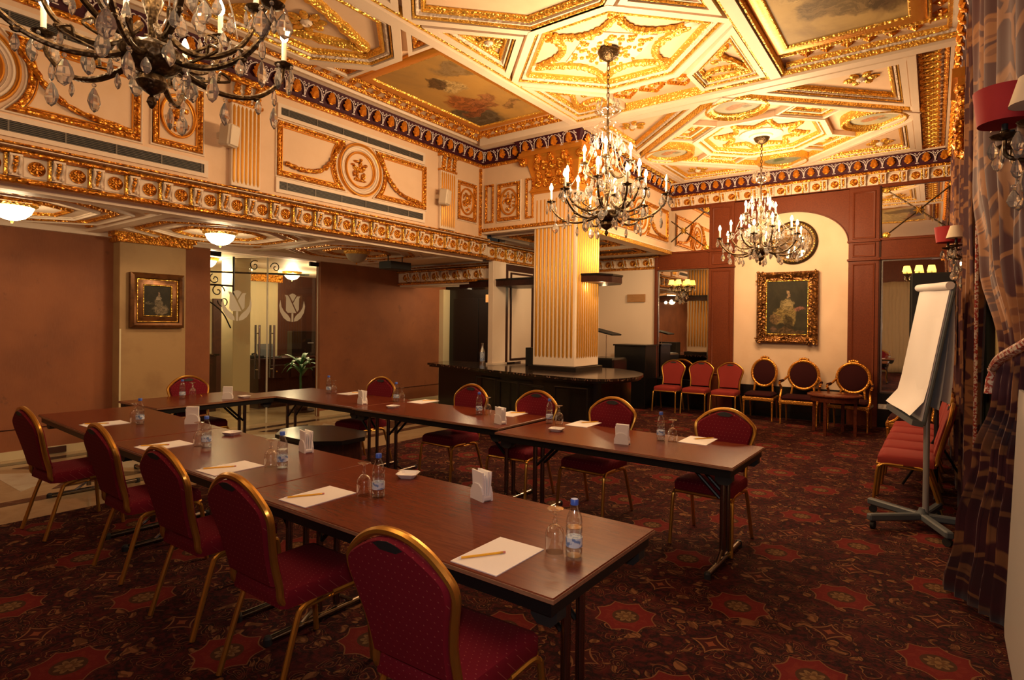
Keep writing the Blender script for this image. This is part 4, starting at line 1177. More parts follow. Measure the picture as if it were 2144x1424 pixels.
# doors at the end of the aisle
for k, x in enumerate((-7.90, -7.21)):
    d = struct('door_%d' % (k + 1), MB().bbox(x - .34, x + .34, .0, 2.15, 0, .04, .004), 'black_lacquer', None, frame((0, 9.25, 0), (1, 0, 0), (0, 0, 1)))
    FD = frame((0, 9.25, 0), (1, 0, 0), (0, 0, 1))
    oc = lambda r0, r1: [(x + r0 * math.cos(PI / 8 + q * PI / 4), 1.73 + r1 * math.sin(PI / 8 + q * PI / 4)) for q in range(8)]
    po = oc(.165, .235)
    MB().prism([p for p in po if p[1] > 1.6] + [(x + .125, 1.6), (x - .125, 1.6)][::-1] if False else [(x + .15, 1.72)] + [p for p in po if p[1] > 1.72] + [(x - .15, 1.72)], .04, .052).build('red_pane', 'pane_red', d, False, FD)
    MB().prism([(x - .15, 1.72)] + [p for p in po if p[1] < 1.72] + [(x + .15, 1.72)], .04, .052).build('grey_pane', 'pane_grey', d, False, FD)
    MB().mould(po, flat(.03, .06)).build('window_frame', 'black_matte', d, False, FD)
    MB().mould(rect(x - .25, x + .25, .2, 1.95), ogee(.03, .052)).build('panel_moulding', 'black_matte', d, True, FD)
dp = MB().bbox(-7.36, -7.22, 2.06, 2.22, .042, .055, .003).build('door_sign', 'plank_wood', None, False, frame((0, 9.25, 0), (1, 0, 0), (0, 0, 1)))
tag(dp, 'small round edged brass plate on the black swing door', 'sign')
struct('trim_10', MB().box(-8.5, -8.38, 9.05, 9.25, 0, 2.34), 'hall_cream')
# ------------------------------------------------------------------ aisle: pier, picture, skirting, lamps
pier = struct('wall_pier', MB().bbox(-8.55, -8.30, 3.0, 3.80, 0, 2.60, .006), 'pilaster_tan')
MB().box(-8.56, -8.24, 2.95, 3.86, 2.60, 2.66).build('cap_band', 'gold_relief', pier); MB().box(-8.56, -8.20, 2.91, 3.90, 2.66, 2.72).build('cap_band', 'gold_relief', pier)
MB().box(-8.302, -8.292, 3.0, 3.018, 0, 1.5).build('corner_bead', 'hall_cream', pier)
portrait('small_portrait', 'small dark portrait in a deep walnut and gilt frame on the pier', frame((-8.295, 3.425, 1.87), (0, 1, 0), (0, 0, 1)), .325, .355, .165, 'canvas_dusk', False)
struct('baseboard_left', MB().box(-8.5, -8.485, YF, 3.0, 0, .095).box(-8.5, -8.485, 3.8, 4.23, 0, .095).box(-8.5, -8.485, 6.1, 9.25, 0, .095), 'hall_cream')
struct('trim_11', MB().box(-8.5, -8.494, YF, 3.0, .335, .345).box(-8.5, -8.494, 6.1, 9.2, .335, .345), 'dark_wood')
struct('trim_12', MB().box(-8.52, -8.42, YF, 9.25, 2.655, 2.72), 'white_paint')
sk = MB().bbox(-.09, .09, -.01, .01, 0, .075, .003).build('floor_socket', 'hall_wood', None, False, T(-8.475, 2.42, .012) @ RZ(PI / 2))
tag(sk, 'small brown socket plate on the pale skirting', 'socket')

F_AC = frame((0, 0, ZA), (1, 0, 0), (0, -1, 0))
dome_p = thing('dome_lamp', 'lamp', 'ceiling lamp')
MB().lathe([(.20, -.0), (.20, -.03), (.175, -.05), (.165, -.05)], 24).build('brass_ring', 'gold_bright', dome_p, True)
gl_lit = MB().lathe([(0, -.175), (.04, -.172), (.10, -.150), (.145, -.105), (.168, -.05)], 24).mesh('glass_bowl', 'dome_lit', True)
gl_off = gl_lit.copy(); gl_off.materials.clear(); gl_off.materials.append(MATS['dome_off'])
bowl = put('glass_bowl', gl_lit, dome_p)
MB().lathe([(0, -.205), (.010, -.20), (.014, -.188), (.008, -.175)], 10).build('finial', 'gold', dome_p, True)
DOME = Proto(dome_p)
def dome(x, y, z, label, lit=True, watts=DOME_W):
    r = DOME.place((x, y, z), 0, label)
    if not lit:
        for c in r.children:
            if c.name.startswith('glass_bowl'): c.data = gl_off
    else: point_light('dome_light', (x, y, z - .26), watts, (1.0, .72, .40), .10)
    return r
def aisle_coffer(y):
    x = -7.28
    for hx, hy, w, mt in ((.95, .92, .05, 'white_paint'), (.80, .80, .045, 'gold_relief'), (.66, .66, .04, 'white_paint'), (.42, .46, .05, 'gold_relief')):
        p = [(x - hx, y - hy * .35), (x - hx * .5, y - hy), (x + hx * .5, y - hy), (x + hx, y - hy * .35), (x + hx, y + hy * .35), (x + hx * .5, y + hy), (x - hx * .5, y + hy), (x - hx, y + hy * .35)]
        MB().mould(CP(p), ogee(w, .03), True).build('gold_moulding' if mt != 'white_paint' else 'white_moulding', mt, ceil_aisle, True, F_AC)
    for sx, sy in ((-.8, -.95), (.8, -.95), (.8, .95), (-.8, .95)):
        m = MB()
        for k in (-1, 0, 1): m.ball((x + sx + k * .04, -(y + sy), 0), (.05, .035, .025), 8, 4)
        m.build('corner_ornament', 'gold_relief', ceil_aisle, True, F_AC)
    MB().mould([(-8.5, -(y + 1.08)), (-6.3, -(y + 1.08))], flat(.12, .035), False).build('white_rib', 'white_paint', ceil_aisle, False, F_AC)
for y in (-.55, 1.65, 3.75, 5.90): aisle_coffer(y)
dome(-7.10, 1.66, ZA, 'lit dome lamp over the aisle before the stained brown wall')
dome(-7.12, 3.66, ZA, 'lit dome lamp over the aisle near the small portrait')
dome(-7.26, 5.86, ZA, 'unlit grey dome lamp next to the hanging black box', False)
dome(-7.3, -.5, ZA, 'lit dome lamp at the near end of the aisle')
dome(-7.30, 8.62, 2.60, 'lit dome lamp beyond the low beam before the black doors', True, 26.0)
prj = thing('hanging_box', 'flat black box hung from the aisle ceiling on two rods', 'speaker', (-7.0, 6.42, 2.47))
MB().bbox(-.14, .14, -.22, .22, 0, .12, .008).build('body', 'black_matte', prj)
for y in (-.15, .15): MB().tube([(0, y, .12), (0, y, .25)], .008, 6).build('rod', 'black_metal', prj)

# ------------------------------------------------------------------ glass doors with etched tulips
def px(p): return ((p[0] - 268) * .00116, (610 - p[1]) * .00116)
tul = {'petal': [(150, 437), (190, 442), (212, 465), (330, 688), (195, 688), (168, 655), (170, 480)],
       'petal_right': [(395, 447), (345, 450), (325, 475), (280, 552), (345, 672), (372, 640), (375, 480)],
       'petal_mid': [(218, 437), (245, 420), (270, 413), (300, 420), (328, 440), (275, 530)],
       'stem': [(256, 692), (285, 692), (285, 815), (256, 815)]}
lfp = [(82, 512), (64, 590), (80, 680), (130, 760), (190, 803), (240, 812), (236, 770), (205, 725), (140, 670), (100, 610), (90, 560)]
FDR = frame((XW - .06, 0, 0), (0, 1, 0), (0, 0, 1))
for k, (y0, y1, yl, yh, zl) in enumerate(((4.24, 5.155, 4.66, 5.00, 1.86), (5.165, 6.09, 5.60, 5.25, 1.855))):
    gd = thing('glass_door', ['clear glass door leaf with a frosted tulip, beside the brown wall by the pier', 'clear glass door leaf with a frosted tulip, beside the long brown wall'][k], 'door', (XW - .06, (y0 + y1) / 2, 0))
    yc = (y0 + y1) / 2; G = frame((0, 0, 0), (0, 1, 0), (0, 0, 1)); w = (y1 - y0) / 2
    MB().box(-w, w, .01, 2.63, -.005, .005).build('pane', 'door_glass', gd, False, G)
    MB().box(-w, -w + .006, .01, 2.63, -.006, .006).box(w - .006, w, .01, 2.63, -.006, .006).build('glass_edge', 'frost', gd, False, G)
    e = -1 if k == 0 else 1
    MB().bbox(min(e * w, e * (w - .17)), max(e * w, e * (w - .17)), 2.57, 2.64, -.02, .02, .003).build('hinge_fitting', 'black_metal', gd, False, G)
    m = MB()
    for key, poly in tul.items(): m.prism([(px(p)[0] + yl - yc, px(p)[1] + zl) for p in poly], .006, .009)
    for s in (1, -1): m.prism([(s * px(p)[0] + yl - yc, px(p)[1] + zl) for p in lfp], .006, .009)
    m.build('etched_tulip', 'frost', gd, False, G)
    for d in (.055, -.055):
        h = MB().tube([(yh - yc, .72, d), (yh - yc, 1.56, d)], .016, 10).build('handle', 'chrome', gd, True, G)
        for z in (.86, 1.43): MB().tube([(yh - yc, z, d), (yh - yc, z, 0)], .010, 8).build('handle_stud', 'chrome', h, True)

# ------------------------------------------------------------------ lobby behind the glass
struct('ceiling_lobby', MB().box(-14, -8.62, 2, 14, ZA, ZA + .1), 'white_paint')
struct('wall_lobby', MB().box(-12.7, -12.5, 2, 7.55, 0, ZA), 'hall_cream')
struct('wall_lobby_dark', MB().box(-12.7, -12.45, 7.55, 12, 0, ZA).box(-12.45, -8.7, 9.5, 9.6, 0, ZA), 'hall_wood')
lc = MB().bbox(-10.25, -9.85, 5.30, 5.62, 0, ZA, .006); lco = struct('wall_lobby_column', lc, 'hall_cream')
struct('wall_lobby_pier', MB().box(-11.5, -11.3, 6.35, 7.05, 0, ZA), 'hall_cream')
struct('door_3', MB().bbox(-12.48, -12.42, 6.25, 6.75, 0, 2.1, .005), 'hall_wood')
struct('trim_13', MB().box(-11.3, -11.2, 6.30, 7.1, 2.45, 2.6), 'gold_relief')
lw = thing('lobby_counter', 'low dark panelled counter seen through the left glass leaf', 'counter', (-10.6, 5.0, 0))
MB().bbox(-.2, .2, -.55, .30, 0, 1.0, .006).build('body', 'hall_wood', lw); MB().box(-.24, .24, -.6, .33, 1.0, 1.03).build('top', 'granite', lw)
dk = thing('reception_desk', 'dark reception desk behind the glass doors', 'desk', (-10.4, 6.75, 0))
MB().bbox(-.35, .35, -.85, 1.2, 0, .90, .006).build('body', 'dark_wood', dk); MB().box(-.38, .38, -.9, 1.25, .90, .93).build('top', 'dark_wood', dk)
for y in (-.5, .0, .5):
    dr = MB().bbox(.35, .365, y - .2, y + .2, .55, .8, .003).build('drawer', 'dark_wood', dk); MB().ball((.375, y, .68), .014, 8, 5).build('knob', 'gold_bright', dr, True)
lp = thing('laptop', 'open grey laptop on the reception desk', 'laptop', (-10.30, 6.28, .93))
MB().box(-.12, .14, -.16, .16, 0, .02).build('base', 'black_matte', lp)
MB().box(-.16, .16, 0, .24, -.006, .006, T(-.14, 0, .02) @ RZ(PI / 2) @ RX(PI / 2 - .2)).build('screen', 'flip_grey', lp)
rt = thing('desk_telephone', 'small black telephone on the desk end', 'telephone', (-10.25, 5.98, .93)); MB().bbox(-.1, .1, -.09, .09, 0, .06, .01).build('base', 'black_matte', rt)
MB().tube([(-.08, -.05, .075), (0, -.05, .09), (.08, -.05, .075)], .016, 8).build('handset', 'black_matte', rt, True)
cs = thing('dark_case', 'big flat black case standing on the desk', 'case', (-10.55, 7.15, .93)); MB().bbox(-.09, .09, -.30, .30, 0, .50, .008).build('body', 'black_lacquer', cs)
MB().box(.091, .093, .06, .2, .25, .27).build('maker_mark', 'flip_pole', cs); MB().box(.08, .10, -.3, .3, .48, .505).build('rim', 'black_metal', cs)
rs = thing('red_chair', 'red backed chair beyond the leafy plant in the lobby', 'chair', (-9.95, 7.35, 0)); MB().bbox(-.05, .05, -.22, .22, .62, .95, .02).build('backrest', 'red_seat', rs)
MB().bbox(-.05, .4, -.22, .22, .42, .48, .02).build('seat', 'red_seat', rs)
for x in (0, .35):
    for y in (-.18, .18): MB().tube([(x, y, 0), (x, y, .62 if x == 0 else .42)], .015, 8).build('leg', 'black_metal', rs)
pl = thing('potted_plant', 'leafy green plant in a pot just behind the glass doors', 'plant', (-9.25, 6.25, 0))
MB().lathe([(.10, 0), (.15, .30), (.165, .32), (.14, .32), (.13, .28), (0, .28)], 18).build('pot', 'hall_wood', pl, True)
MB().lathe([(.22, 0), (.24, .03), (0, .03)], 18).build('saucer', 'hall_wood', pl, True)
MB().tube([(0, 0, .28), (.01, -.02, .62), (0, 0, .85)], [.025, .02, .015], 8).build('stem', 'leaf_green', pl, True)
rnd = random.Random(4)
for k in range(15):
    a = k * 2.4; L = rnd.uniform(.30, .46); z0 = .62 + .018 * k; dr_ = rnd.uniform(.05, .28); vs = []; nseg = 7
    for i in range(nseg + 1):
        f = i / nseg; r = L * f; z = z0 + .22 * math.sin(f * 1.9) - dr_ * f * f; w = .045 * math.sin(PI * min(.98, f * .9 + .08))
        for s in (-1, 0, 1): vs.append((r * math.cos(a) - s * w * math.sin(a), r * math.sin(a) + s * w * math.cos(a), z + (0 if s == 0 else .012)))
    fs = [(i * 3 + j, i * 3 + j + 1, i * 3 + j + 4, i * 3 + j + 3) for i in range(nseg) for j in (0, 1)]
    MB().add(vs, fs).build('leaf', 'leaf_green', pl, True)
ir = thing('iron_bracket', 'black wrought iron scroll bracket hanging from the lobby ceiling', 'bracket', (-9.7, 5.1, 2.1))
MB().tube([(0, .12, .62), (0, .12, -.25)], .02, 6).build('post', 'iron', ir); MB().tube([(0, -1.0, .30), (0, 1.6, .42)], .018, 6).build('bar', 'iron', ir); MB().tube([(0, -1.0, .12), (0, .12, .12)], .018, 6).build('bar', 'iron', ir)
def curl(cx, cz, r, s, a0):
    return [(0, cx + s * r * (1 - k / 22) * math.cos(a0 + k * .42), cz + r * (1 - k / 22) * math.sin(a0 + k * .42)) for k in range(20)]
m = MB()
for (c, z, r, s, a) in ((-.15, .02, .12, 1, 0), (-.45, .02, .12, -1, 1), (-.2, .22, .09, 1, 2), (-.55, .22, .09, -1, .5), (.5, .50, .1, 1, 1), (.9, .50, .1, -1, 0), (-.05, -.15, .1, 1, 3), (-.75, .05, .1, 1, 1)): m.tube(curl(c, z, r, s, a), .010, 5)
m.tube(spline([(0, -1.0, .05), (0, -.5, -.05), (0, -.1, -.3), (0, .08, -.6)], 6), .012, 5)
m.build('scrolls', 'iron', ir)
dome(-10.3, 5.05, ZA, 'lit dome lamp in the lobby behind the iron bracket', True, 90.0)
dome(-11.4, 7.45, ZA, 'lit dome lamp in the lobby above the reception desk', True, 80.0)
dome(-9.6, 7.05, ZA, 'lit dome lamp in the lobby close to the glass door edge', True, 60.0)
# ------------------------------------------------------------------ folding tables
TZ = .74
def make_table(L, W, name='conference_table'):
    t = thing(name, 'table', 'table')
    MB().bbox(-L / 2, L / 2, -W / 2, W / 2, TZ - .022, TZ, .003).build('tabletop', 'table_wood', t)
    MB().mould(rect(-L / 2 + .001, L / 2 - .001, -W / 2 + .001, W / 2 - .001), [(0, TZ - .020), (.003, TZ - .018), (.003, TZ - .005), (0, TZ - .003)]).build('edge_band', 'table_edge', t)
    MB().mould(rect(-L / 2 + .03, L / 2 - .03, -W / 2 + .03, W / 2 - .03), [(-.012, TZ - .022), (-.012, TZ - .07), (.012, TZ - .07), (.012, TZ - .022)]).build('apron', 'black_metal', t)
    for sx in (-1, 1):
        x = sx * (L / 2 - .16); leg = MB()
        for y in (-.055, .055): leg.tube([(x, y, TZ - .05), (x, y, .055)], .019, 10)
        leg.tube([(x, -W / 2 + .05, .022), (x, W / 2 - .05, .022)], .019, 10)
        leg.tube([(x, -.055, .10), (x, -.16, .03)], .012, 8).tube([(x, .055, .10), (x, .16, .03)], .012, 8)
        lo = leg.build('leg', 'dark_steel', t, True)
        for s in (-1, 1): MB().lathe([(.022, 0), (.022, .03), (.015, .042), (0, .042)], 10, T(x, s * (W / 2 - .05), 0)).build('foot_cap', 'black_matte', lo)
        MB().tube([(x, -W / 2 + .06, TZ - .055), (x, W / 2 - .06, TZ - .055)], .019, 10).build('cross_tube', 'dark_steel', t, True)
        MB().tube([(x - sx * .02, -.055, TZ - .30), (x - sx * .26, -.055, TZ - .07)], .012, 8).tube([(x - sx * .02, .055, TZ - .30), (x - sx * .26, .055, TZ - .07)], .012, 8).build('brace', 'black_metal', t, True)
        for s in (-1, 1):
            M = T(sx * (L / 2 - .07), s * (W / 2 - .085), TZ - .07) @ RX(PI / 2)
            MB().prism([(-.055, .045), (-.055, -.035), (-.03, -.06), (.025, -.06), (.05, -.035), (.05, .045)], -.028, .028, M).build('corner_bracket', 'black_matte', t)
    return t
TAB = Proto(make_table(1.86, .80))
def row_table(x0, y, rz, label): return TAB.place((x0, y, 0), rz, label, 'tables of the near and far rows')
NEAR = 'tables of the near and far rows'
row_table(-1.885, 1.965, -.010, 'mahogany folding table, open end of the row with the red backed chairs turned away')
row_table(-3.755, 2.02, -.020, 'mahogany folding table, second from the open end, chairs turned away')
row_table(-5.63, 2.09, -.050, 'mahogany folding table, corner end of the row with chairs turned away')
row_table(-1.915, 4.09, -.012, 'mahogany folding table with worn pale edge, open end of the row by the bar')
row_table(-3.865, 4.24, .012, 'mahogany folding table, middle of the row facing the bar')
row_table(-5.75, 4.27, .0, 'mahogany folding table, corner end of the row facing the bar')
ct = make_table(1.30, .86); ct.location = (-6.62, 3.20, .004); ct.rotation_euler = (0, 0, PI / 2 + .03)
tag(ct, 'short mahogany table joining the two rows before the pier', 'table')

# ------------------------------------------------------------------ banquet chairs
def make_banquet(fabric):
    c = thing('banquet_chair', 'chair', 'chair')
    # local: sits at origin, faces +y, back at -y
    seat = MB()
    P = [(-.20, .215), (.20, .215), (.215, .18), (.205, -.20), (.18, -.22), (-.18, -.22), (-.205, -.20), (-.215, .18)]
    seat.prism(P, .405, .43); lv = [(1.0, .43), (1.0, .455), (.94, .475), (.78, .487)]
    vs = [(x * k, y * k, z) for k, z in lv for x, y in P]; n = len(P); fs = []
    for i in range(len(lv) - 1): fs += [(i * n + j, i * n + (j + 1) % n, (i + 1) * n + (j + 1) % n, (i + 1) * n + j) for j in range(n)]
    fs.append(tuple((len(lv) - 1) * n + j for j in range(n))); seat.add(vs, fs); seat.build('seat', fabric, c, True)
    # back outline: half width as a function of height
    def lean(z): return -.215 - max(0, z - .46) * .24
    side = [(.165, .50), (.170, .60), (.188, .69), (.210, .77), (.214, .81), (.200, .848), (.135, .893), (.06, .930), (0, .940)]
    out = spline([(x, 0, z) for x, z in side], 4)
    prof = [(p.x, p.z) for p in out]; ring = [(x, z) for x, z in prof] + [(-x, z) for x, z in prof[::-1][1:]]
    b = MB(); vs = []; m_ = len(ring)
    for d, k in ((-.028, .97), (-.018, 1.0), (.014, 1.0), (.030, .95)):
        for x, z in ring: vs.append((x * k, lean(z) + d, .70 + (z - .70) * k))
    fs = []
    for i in range(3): fs += [(i * m_ + j, i * m_ + (j + 1) % m_, (i + 1) * m_ + (j + 1) % m_, (i + 1) * m_ + j) for j in range(m_)]
    fs.append(tuple(range(m_))[::-1]); fs.append(tuple(3 * m_ + j for j in range(m_))); b.add(vs, fs); b.build('backrest', fabric, c, True)
    hp = [(-.065, .916), (-.035, .900), (.035, .900), (.065, .916), (.035, .929), (0, .934), (-.035, .929)]
    MB().add([(x, lean(z) + d, z) for d in (.0325, -.0305) for x, z in hp], [tuple(range(7)), tuple(range(7, 14))[::-1]] + [(i, (i + 1) % 7, 7 + (i + 1) % 7, 7 + i) for i in range(7)]).build('hand_hole', 'black_matte', c)
    fr = [(x * 1.0 + (.012 if x > 0 else 0), lean(z), z) for x, z in side]
    fr = [(.182, .12, .405), (.188, -.06, .405), (.186, -.16, .412), (.184, lean(.46) , .44), (.182, lean(.5), .50)] + [(x + .013 * (1 if x > .02 else 0), lean(z), z + (.014 if z > .85 else 0)) for x, z in side[1:]]
    full = fr + [(-x, y, z) for x, y, z in fr[::-1][1:]]
    MB().tube(spline(full, 4), .0145, 8, False, None, 1.15).build('back_frame', 'chair_gold', c, True)
    MB().tube(spline([(.20, .12, .395), (.195, .20, .395), (.15, .215, .395), (-.15, .215, .395), (-.195, .20, .395), (-.20, .12, .395)], 4), .0125, 8).build('seat_frame', 'chair_gold', c, True)
    for s in (-1, 1):
        MB().tube(spline([(s * .205, .02, .400), (s * .207, .15, .400), (s * .210, .195, .38), (s * .214, .215, .33), (s * .222, .245, .006)], 5), .0135, 8).build('leg', 'chair_gold', c, True)
        MB().tube(spline([(s * .195, -.06, .400), (s * .205, -.13, .385), (s * .212, -.165, .33), (s * .224, -.265, .006)], 5), .0135, 8).build('leg', 'chair_gold', c, True)
        MB().tube([(s * .196, -.13, .375), (s * .196, .15, .385)], .007, 6).build('side_rail', 'chair_gold', c, True)
    return c
CH = Proto(make_banquet('chair_fabric')); CR = Proto(make_banquet('chair_red'))
G1 = 'banquet chairs along the near row of tables'
near = [(-5.40, 1.66, .04, 'burgundy banquet chair pushed to the corner end of the row, nearest the stained brown wall'), (-4.18, 1.72, -.02, 'burgundy banquet chair with its back turned, second from the stained brown wall'),
        (-3.20, 1.665, .02, 'burgundy banquet chair with its back turned, middle of five'), (-2.37, 1.61, .0, 'burgundy banquet chair with its back turned, fourth from the brown wall'),
        (-1.36, 1.57, .03, 'burgundy banquet chair with its back turned, at the open end of the table row')]
for x, y, r, l in near: CH.place((x, y, 0), r, l, G1)
far = [(-5.36, 4.42, .05, 'burgundy banquet chair facing us near the long brown wall'), (-4.02, 4.48, -.03, 'burgundy banquet chair facing us before the left part of the bar'), (-3.13, 4.44, .04, 'burgundy banquet chair facing us before the middle of the bar'),
       (-2.35, 4.46, -.05, 'burgundy banquet chair facing us before the round end of the bar'), (-1.335, 4.40, -.02, 'burgundy banquet chair facing us at the worn open end of the table row')]
for x, y, r, l in far: CH.place((x, y, 0), PI + r, l, 'banquet chairs along the far row of tables')
CH.place((-6.80, 3.29, 0), -PI / 2, 'burgundy banquet chair at the joining table before the pier')
for x, y, l in ((-4.10, 10.73, 'red banquet chair against the mirror, beside the bar cabinet'), (-3.56, 10.75, 'red banquet chair against the wall, middle of the three by the arch'), (-3.02, 10.72, 'red banquet chair against the wall, next to the gilt oval chair')):
    CR.place((x, y, 0), PI + .03, l, 'red banquet chairs against the back wall')
# chairs in a line against the curtains
wl = ['red banquet chair foremost of the line beside the flip chart', 'red banquet chair second in the line beside the flip chart', 'red banquet chair third in the line beside the flip chart', 'red banquet chair fourth in the line beside the flip chart', 'red banquet chair last of the line before the armchair']
for k in range(5): CR.place((-.185 + .004 * k, 6.38 + k * .50, 0), PI / 2, wl[k], 'red banquet chairs along the curtains')

# ------------------------------------------------------------------ gilt oval-back chairs
def make_oval(arms):
    c = thing('oval_armchair' if arms else 'oval_chair', 'chair', 'chair')
    w = .29 if arms else .25; rx = .245 if arms else .215; rz = .25; zc = .80
    def back(a, k=1.0, d=0.0): z = zc + rz * k * math.sin(a); return (rx * k * math.cos(a), -.24 - (z - .5) * .16 + d, z)
    b = MB(); n = 28; vs = []
    for d, k in ((-.02, .80), (-.012, .86), (.012, .86), (.028, .72)): vs += [back(2 * PI * i / n, k, d) for i in range(n)]
    fs = []
    for q in range(3): fs += [(q * n + i, q * n + (i + 1) % n, (q + 1) * n + (i + 1) % n, (q + 1) * n + i) for i in range(n)]
    fs += [tuple(range(n))[::-1], tuple(3 * n + i for i in range(n))]; b.add(vs, fs); b.build('backrest', 'velvet', c, True)
    MB().tube([back(2 * PI * i / 32, .95) for i in range(32)], .026, 8, True).build('back_frame', 'gilt_wood', c, True)
    cr = MB()
    for k in range(-2, 3): p = back(PI / 2 + k * .11, 1.06); cr.ball((p[0], p[1], p[2] + .012 - abs(k) * .004), (.028, .024, .026), 7, 5)
    cr.build('crest', 'gilt_wood', c, True)
    MB().bbox(-w + .02, w - .02, -.23, .24, .40, .475, .03).build('seat', 'velvet', c)
    MB().mould(rect(-w, w, -.24, .26), [(-.035, .345), (-.035, .40), (.0, .405), (.006, .375), (0, .345)]).build('seat_rail', 'gilt_wood', c, True)
    for s in (-1, 1):
        MB().lathe([(.010, 0), (.014, .02), (.010, .03), (.020, .30), (.026, .33), (.020, .34), (.028, .36), (.028, .40)], 10, T(s * (w - .02), .235, 0)).build('leg', 'gilt_wood', c, True)
        MB().tube([(s * (w - .03), -.21, .40), (s * (w - .03), -.27, 0)], [.022, .012], 8).build('leg', 'gilt_wood', c, True)
        p = back(-PI / 2 + s * .75, .98)
        MB().tube(spline([p, (s * (rx * .72), -.235, .50), (s * (rx * .78), -.225, .42)], 4), .018, 8).build('back_post', 'gilt_wood', c, True)
        if arms:
            a = back(-.10 if s > 0 else PI + .10, .97)
            MB().tube(spline([a, (s * (w + .005), -.12, .70), (s * (w + .02), .08, .685), (s * (w + .015), .15, .67)], 5), [.018] * 16, 8).build('arm', 'gilt_wood', c, True)
            MB().tube([(s * (w + .008), -.12, .705), (s * (w + .018), .06, .70)], [.022, .026], 8).build('arm_pad', 'velvet', c, True)
            MB().tube(spline([(s * (w + .015), .15, .67), (s * (w - .005), .08, .58), (s * (w + .0), .14, .46), (s * (w - .01), .22, .40)], 5), .019, 8).build('arm_post', 'gilt_wood', c, True)
    return c
oc_ = make_oval(False); oc_.location = (-2.46, 10.86, .003); oc_.rotation_euler.z = PI + .03; tag(oc_, 'gilt side chair with oval dark velvet back and no arms')
OA = Proto(make_oval(True))
OA.place((-1.80, 10.74, .003), PI + .02, 'gilt armchair with oval dark velvet back under the portrait', 'gilt armchairs')
OA.place((-1.07, 10.66, .003), PI - .04, 'gilt armchair with oval dark velvet back behind the little round table', 'gilt armchairs')
OA.place((-.23, 9.2, .003), PI / 2, 'gilt armchair beside the line of red chairs along the curtains', 'gilt armchairs')
st = thing('side_table', 'small round reddish wooden table before the gilt armchair', 'table', (-1.22, 10.08, 0))
MB().lathe([(.36, .575), (.375, .585), (.375, .60), (.36, .61), (0, .61)], 32).build('tabletop', 'side_table_wood', st, True)
MB().lathe([(.33, .50), (.33, .575)], 32).build('apron', 'side_table_wood', st, True)
for k in range(4):
    a = PI / 4 + k * PI / 2 + .5; MB().bbox(-.022, .022, -.022, .022, 0, .52, .004, T(.30 * math.cos(a), .30 * math.sin(a), 0)).build('leg', 'side_table_wood', st)
# dark lectern-like box inside the tables
bx = thing('octagonal_box', 'low black topped octagonal wooden stand inside the table square', 'stand', (-4.42, 3.20, 0))
oct_ = [(-.44, -.12), (-.25, -.30), (.25, -.30), (.44, -.12), (.44, .12), (.25, .30), (-.25, .30), (-.44, .12)]
MB().prism(oct_, .585, .62).build('top', 'black_lacquer', bx); MB().prism(inset(oct_, .04), .04, .585).build('body', 'dark_wood', bx); MB().prism(inset(oct_, .07), 0, .04).build('base', 'black_matte', bx)
# ------------------------------------------------------------------ things on the tables
wb = thing('water_bottle', 'bottle', 'bottle')
MB().lathe([(0, .0), (.024, 0), (.031, .006), (.031, .03), (.029, .035), (.031, .04), (.031, .075), (.0285, .085), (.031, .095), (.0305, .115), (.028, .122), (.031, .13), (.026, .155), (.018, .175), (.0135, .19), (.0135, .198)], 20).build('body', 'clear_plastic', wb, True)
MB().lathe([(.0295, .006), (.0295, .03), (.0275, .035), (.0295, .04), (.0295, .075), (.027, .085), (.0295, .095), (.029, .112), (0, .112)], 16).build('water', 'clear_plastic', wb, True)
MB().lathe([(.0316, .042), (.0316, .076)], 20).build('label', 'label_blue', wb, True)
MB().lathe([(.015, .195), (.0152, .213), (.013, .216), (0, .216)], 18).build('cap', 'cap_blue', wb, True)
WB = Proto(wb)
gl = thing('goblet', 'glass', 'glass')
MB().lathe([(.033, .0), (.0335, .001), (.036, .03), (.037, .06), (.034, .082), (.022, .098), (.009, .106)], 24).build('bowl', 'clear_glass', gl, True)
MB().lathe([(.009, .104), (.007, .112), (.0105, .120), (.006, .128), (.005, .140), (.007, .150)], 14).build('stem', 'clear_glass', gl, True)
MB().lathe([(.006, .148), (.014, .156), (.031, .163), (.032, .166), (.0, .168)], 24).build('foot', 'clear_glass', gl, True)
GL = Proto(gl)
np_ = thing('note_paper', 'paper', 'paper'); MB().box(-.105, .105, -.15, .15, 0, .0035).build('sheets', 'paper', np_); NP = Proto(np_)
pc = thing('pencil', 'pencil', 'pencil')
MB().lathe([(.0042, 0), (.0042, .15)], 6, RX(PI / 2)).build('shaft', 'pencil_yellow', pc); MB().lathe([(.0044, .15), (.0044, .162)], 8, RX(PI / 2)).build('ferrule', 'gold_bright', pc)
MB().lathe([(.0042, .162), (.004, .172), (0, .173)], 8, RX(PI / 2)).build('eraser', 'pencil_pink', pc); MB().lathe([(0, -.018), (.0042, 0)], 6, RX(PI / 2)).build('tip', 'paper', pc)
PC = Proto(pc)
di = thing('white_dish', 'dish', 'dish')
m = MB(); lv = [(.040, .0), (.056, .018), (.060, .024), (.054, .024), (.042, .010)]
sq = [(-1, -.7), (-.7, -1), (.7, -1), (1, -.7), (1, .7), (.7, 1), (-.7, 1), (-1, .7)]
vs = [(x * r, y * r, z) for r, z in lv for x, y in sq]; fs = [tuple(range(8))[::-1]]
for i in range(4): fs += [(i * 8 + j, i * 8 + (j + 1) % 8, i * 8 + 8 + (j + 1) % 8, i * 8 + 8 + j) for j in range(8)]
fs.append(tuple(32 + j for j in range(8))); m.add(vs, fs); m.build('bowl', 'porcelain', di); DI = Proto(di)
nh = thing('napkin_holder', 'holder', 'napkin holder')
def cup(r0): return [(-r0 * .5, -.024), (r0 * .5, -.024), (r0 * .55, 0), (r0 * .5, .024), (-r0 * .5, .024), (-r0 * .55, 0)]
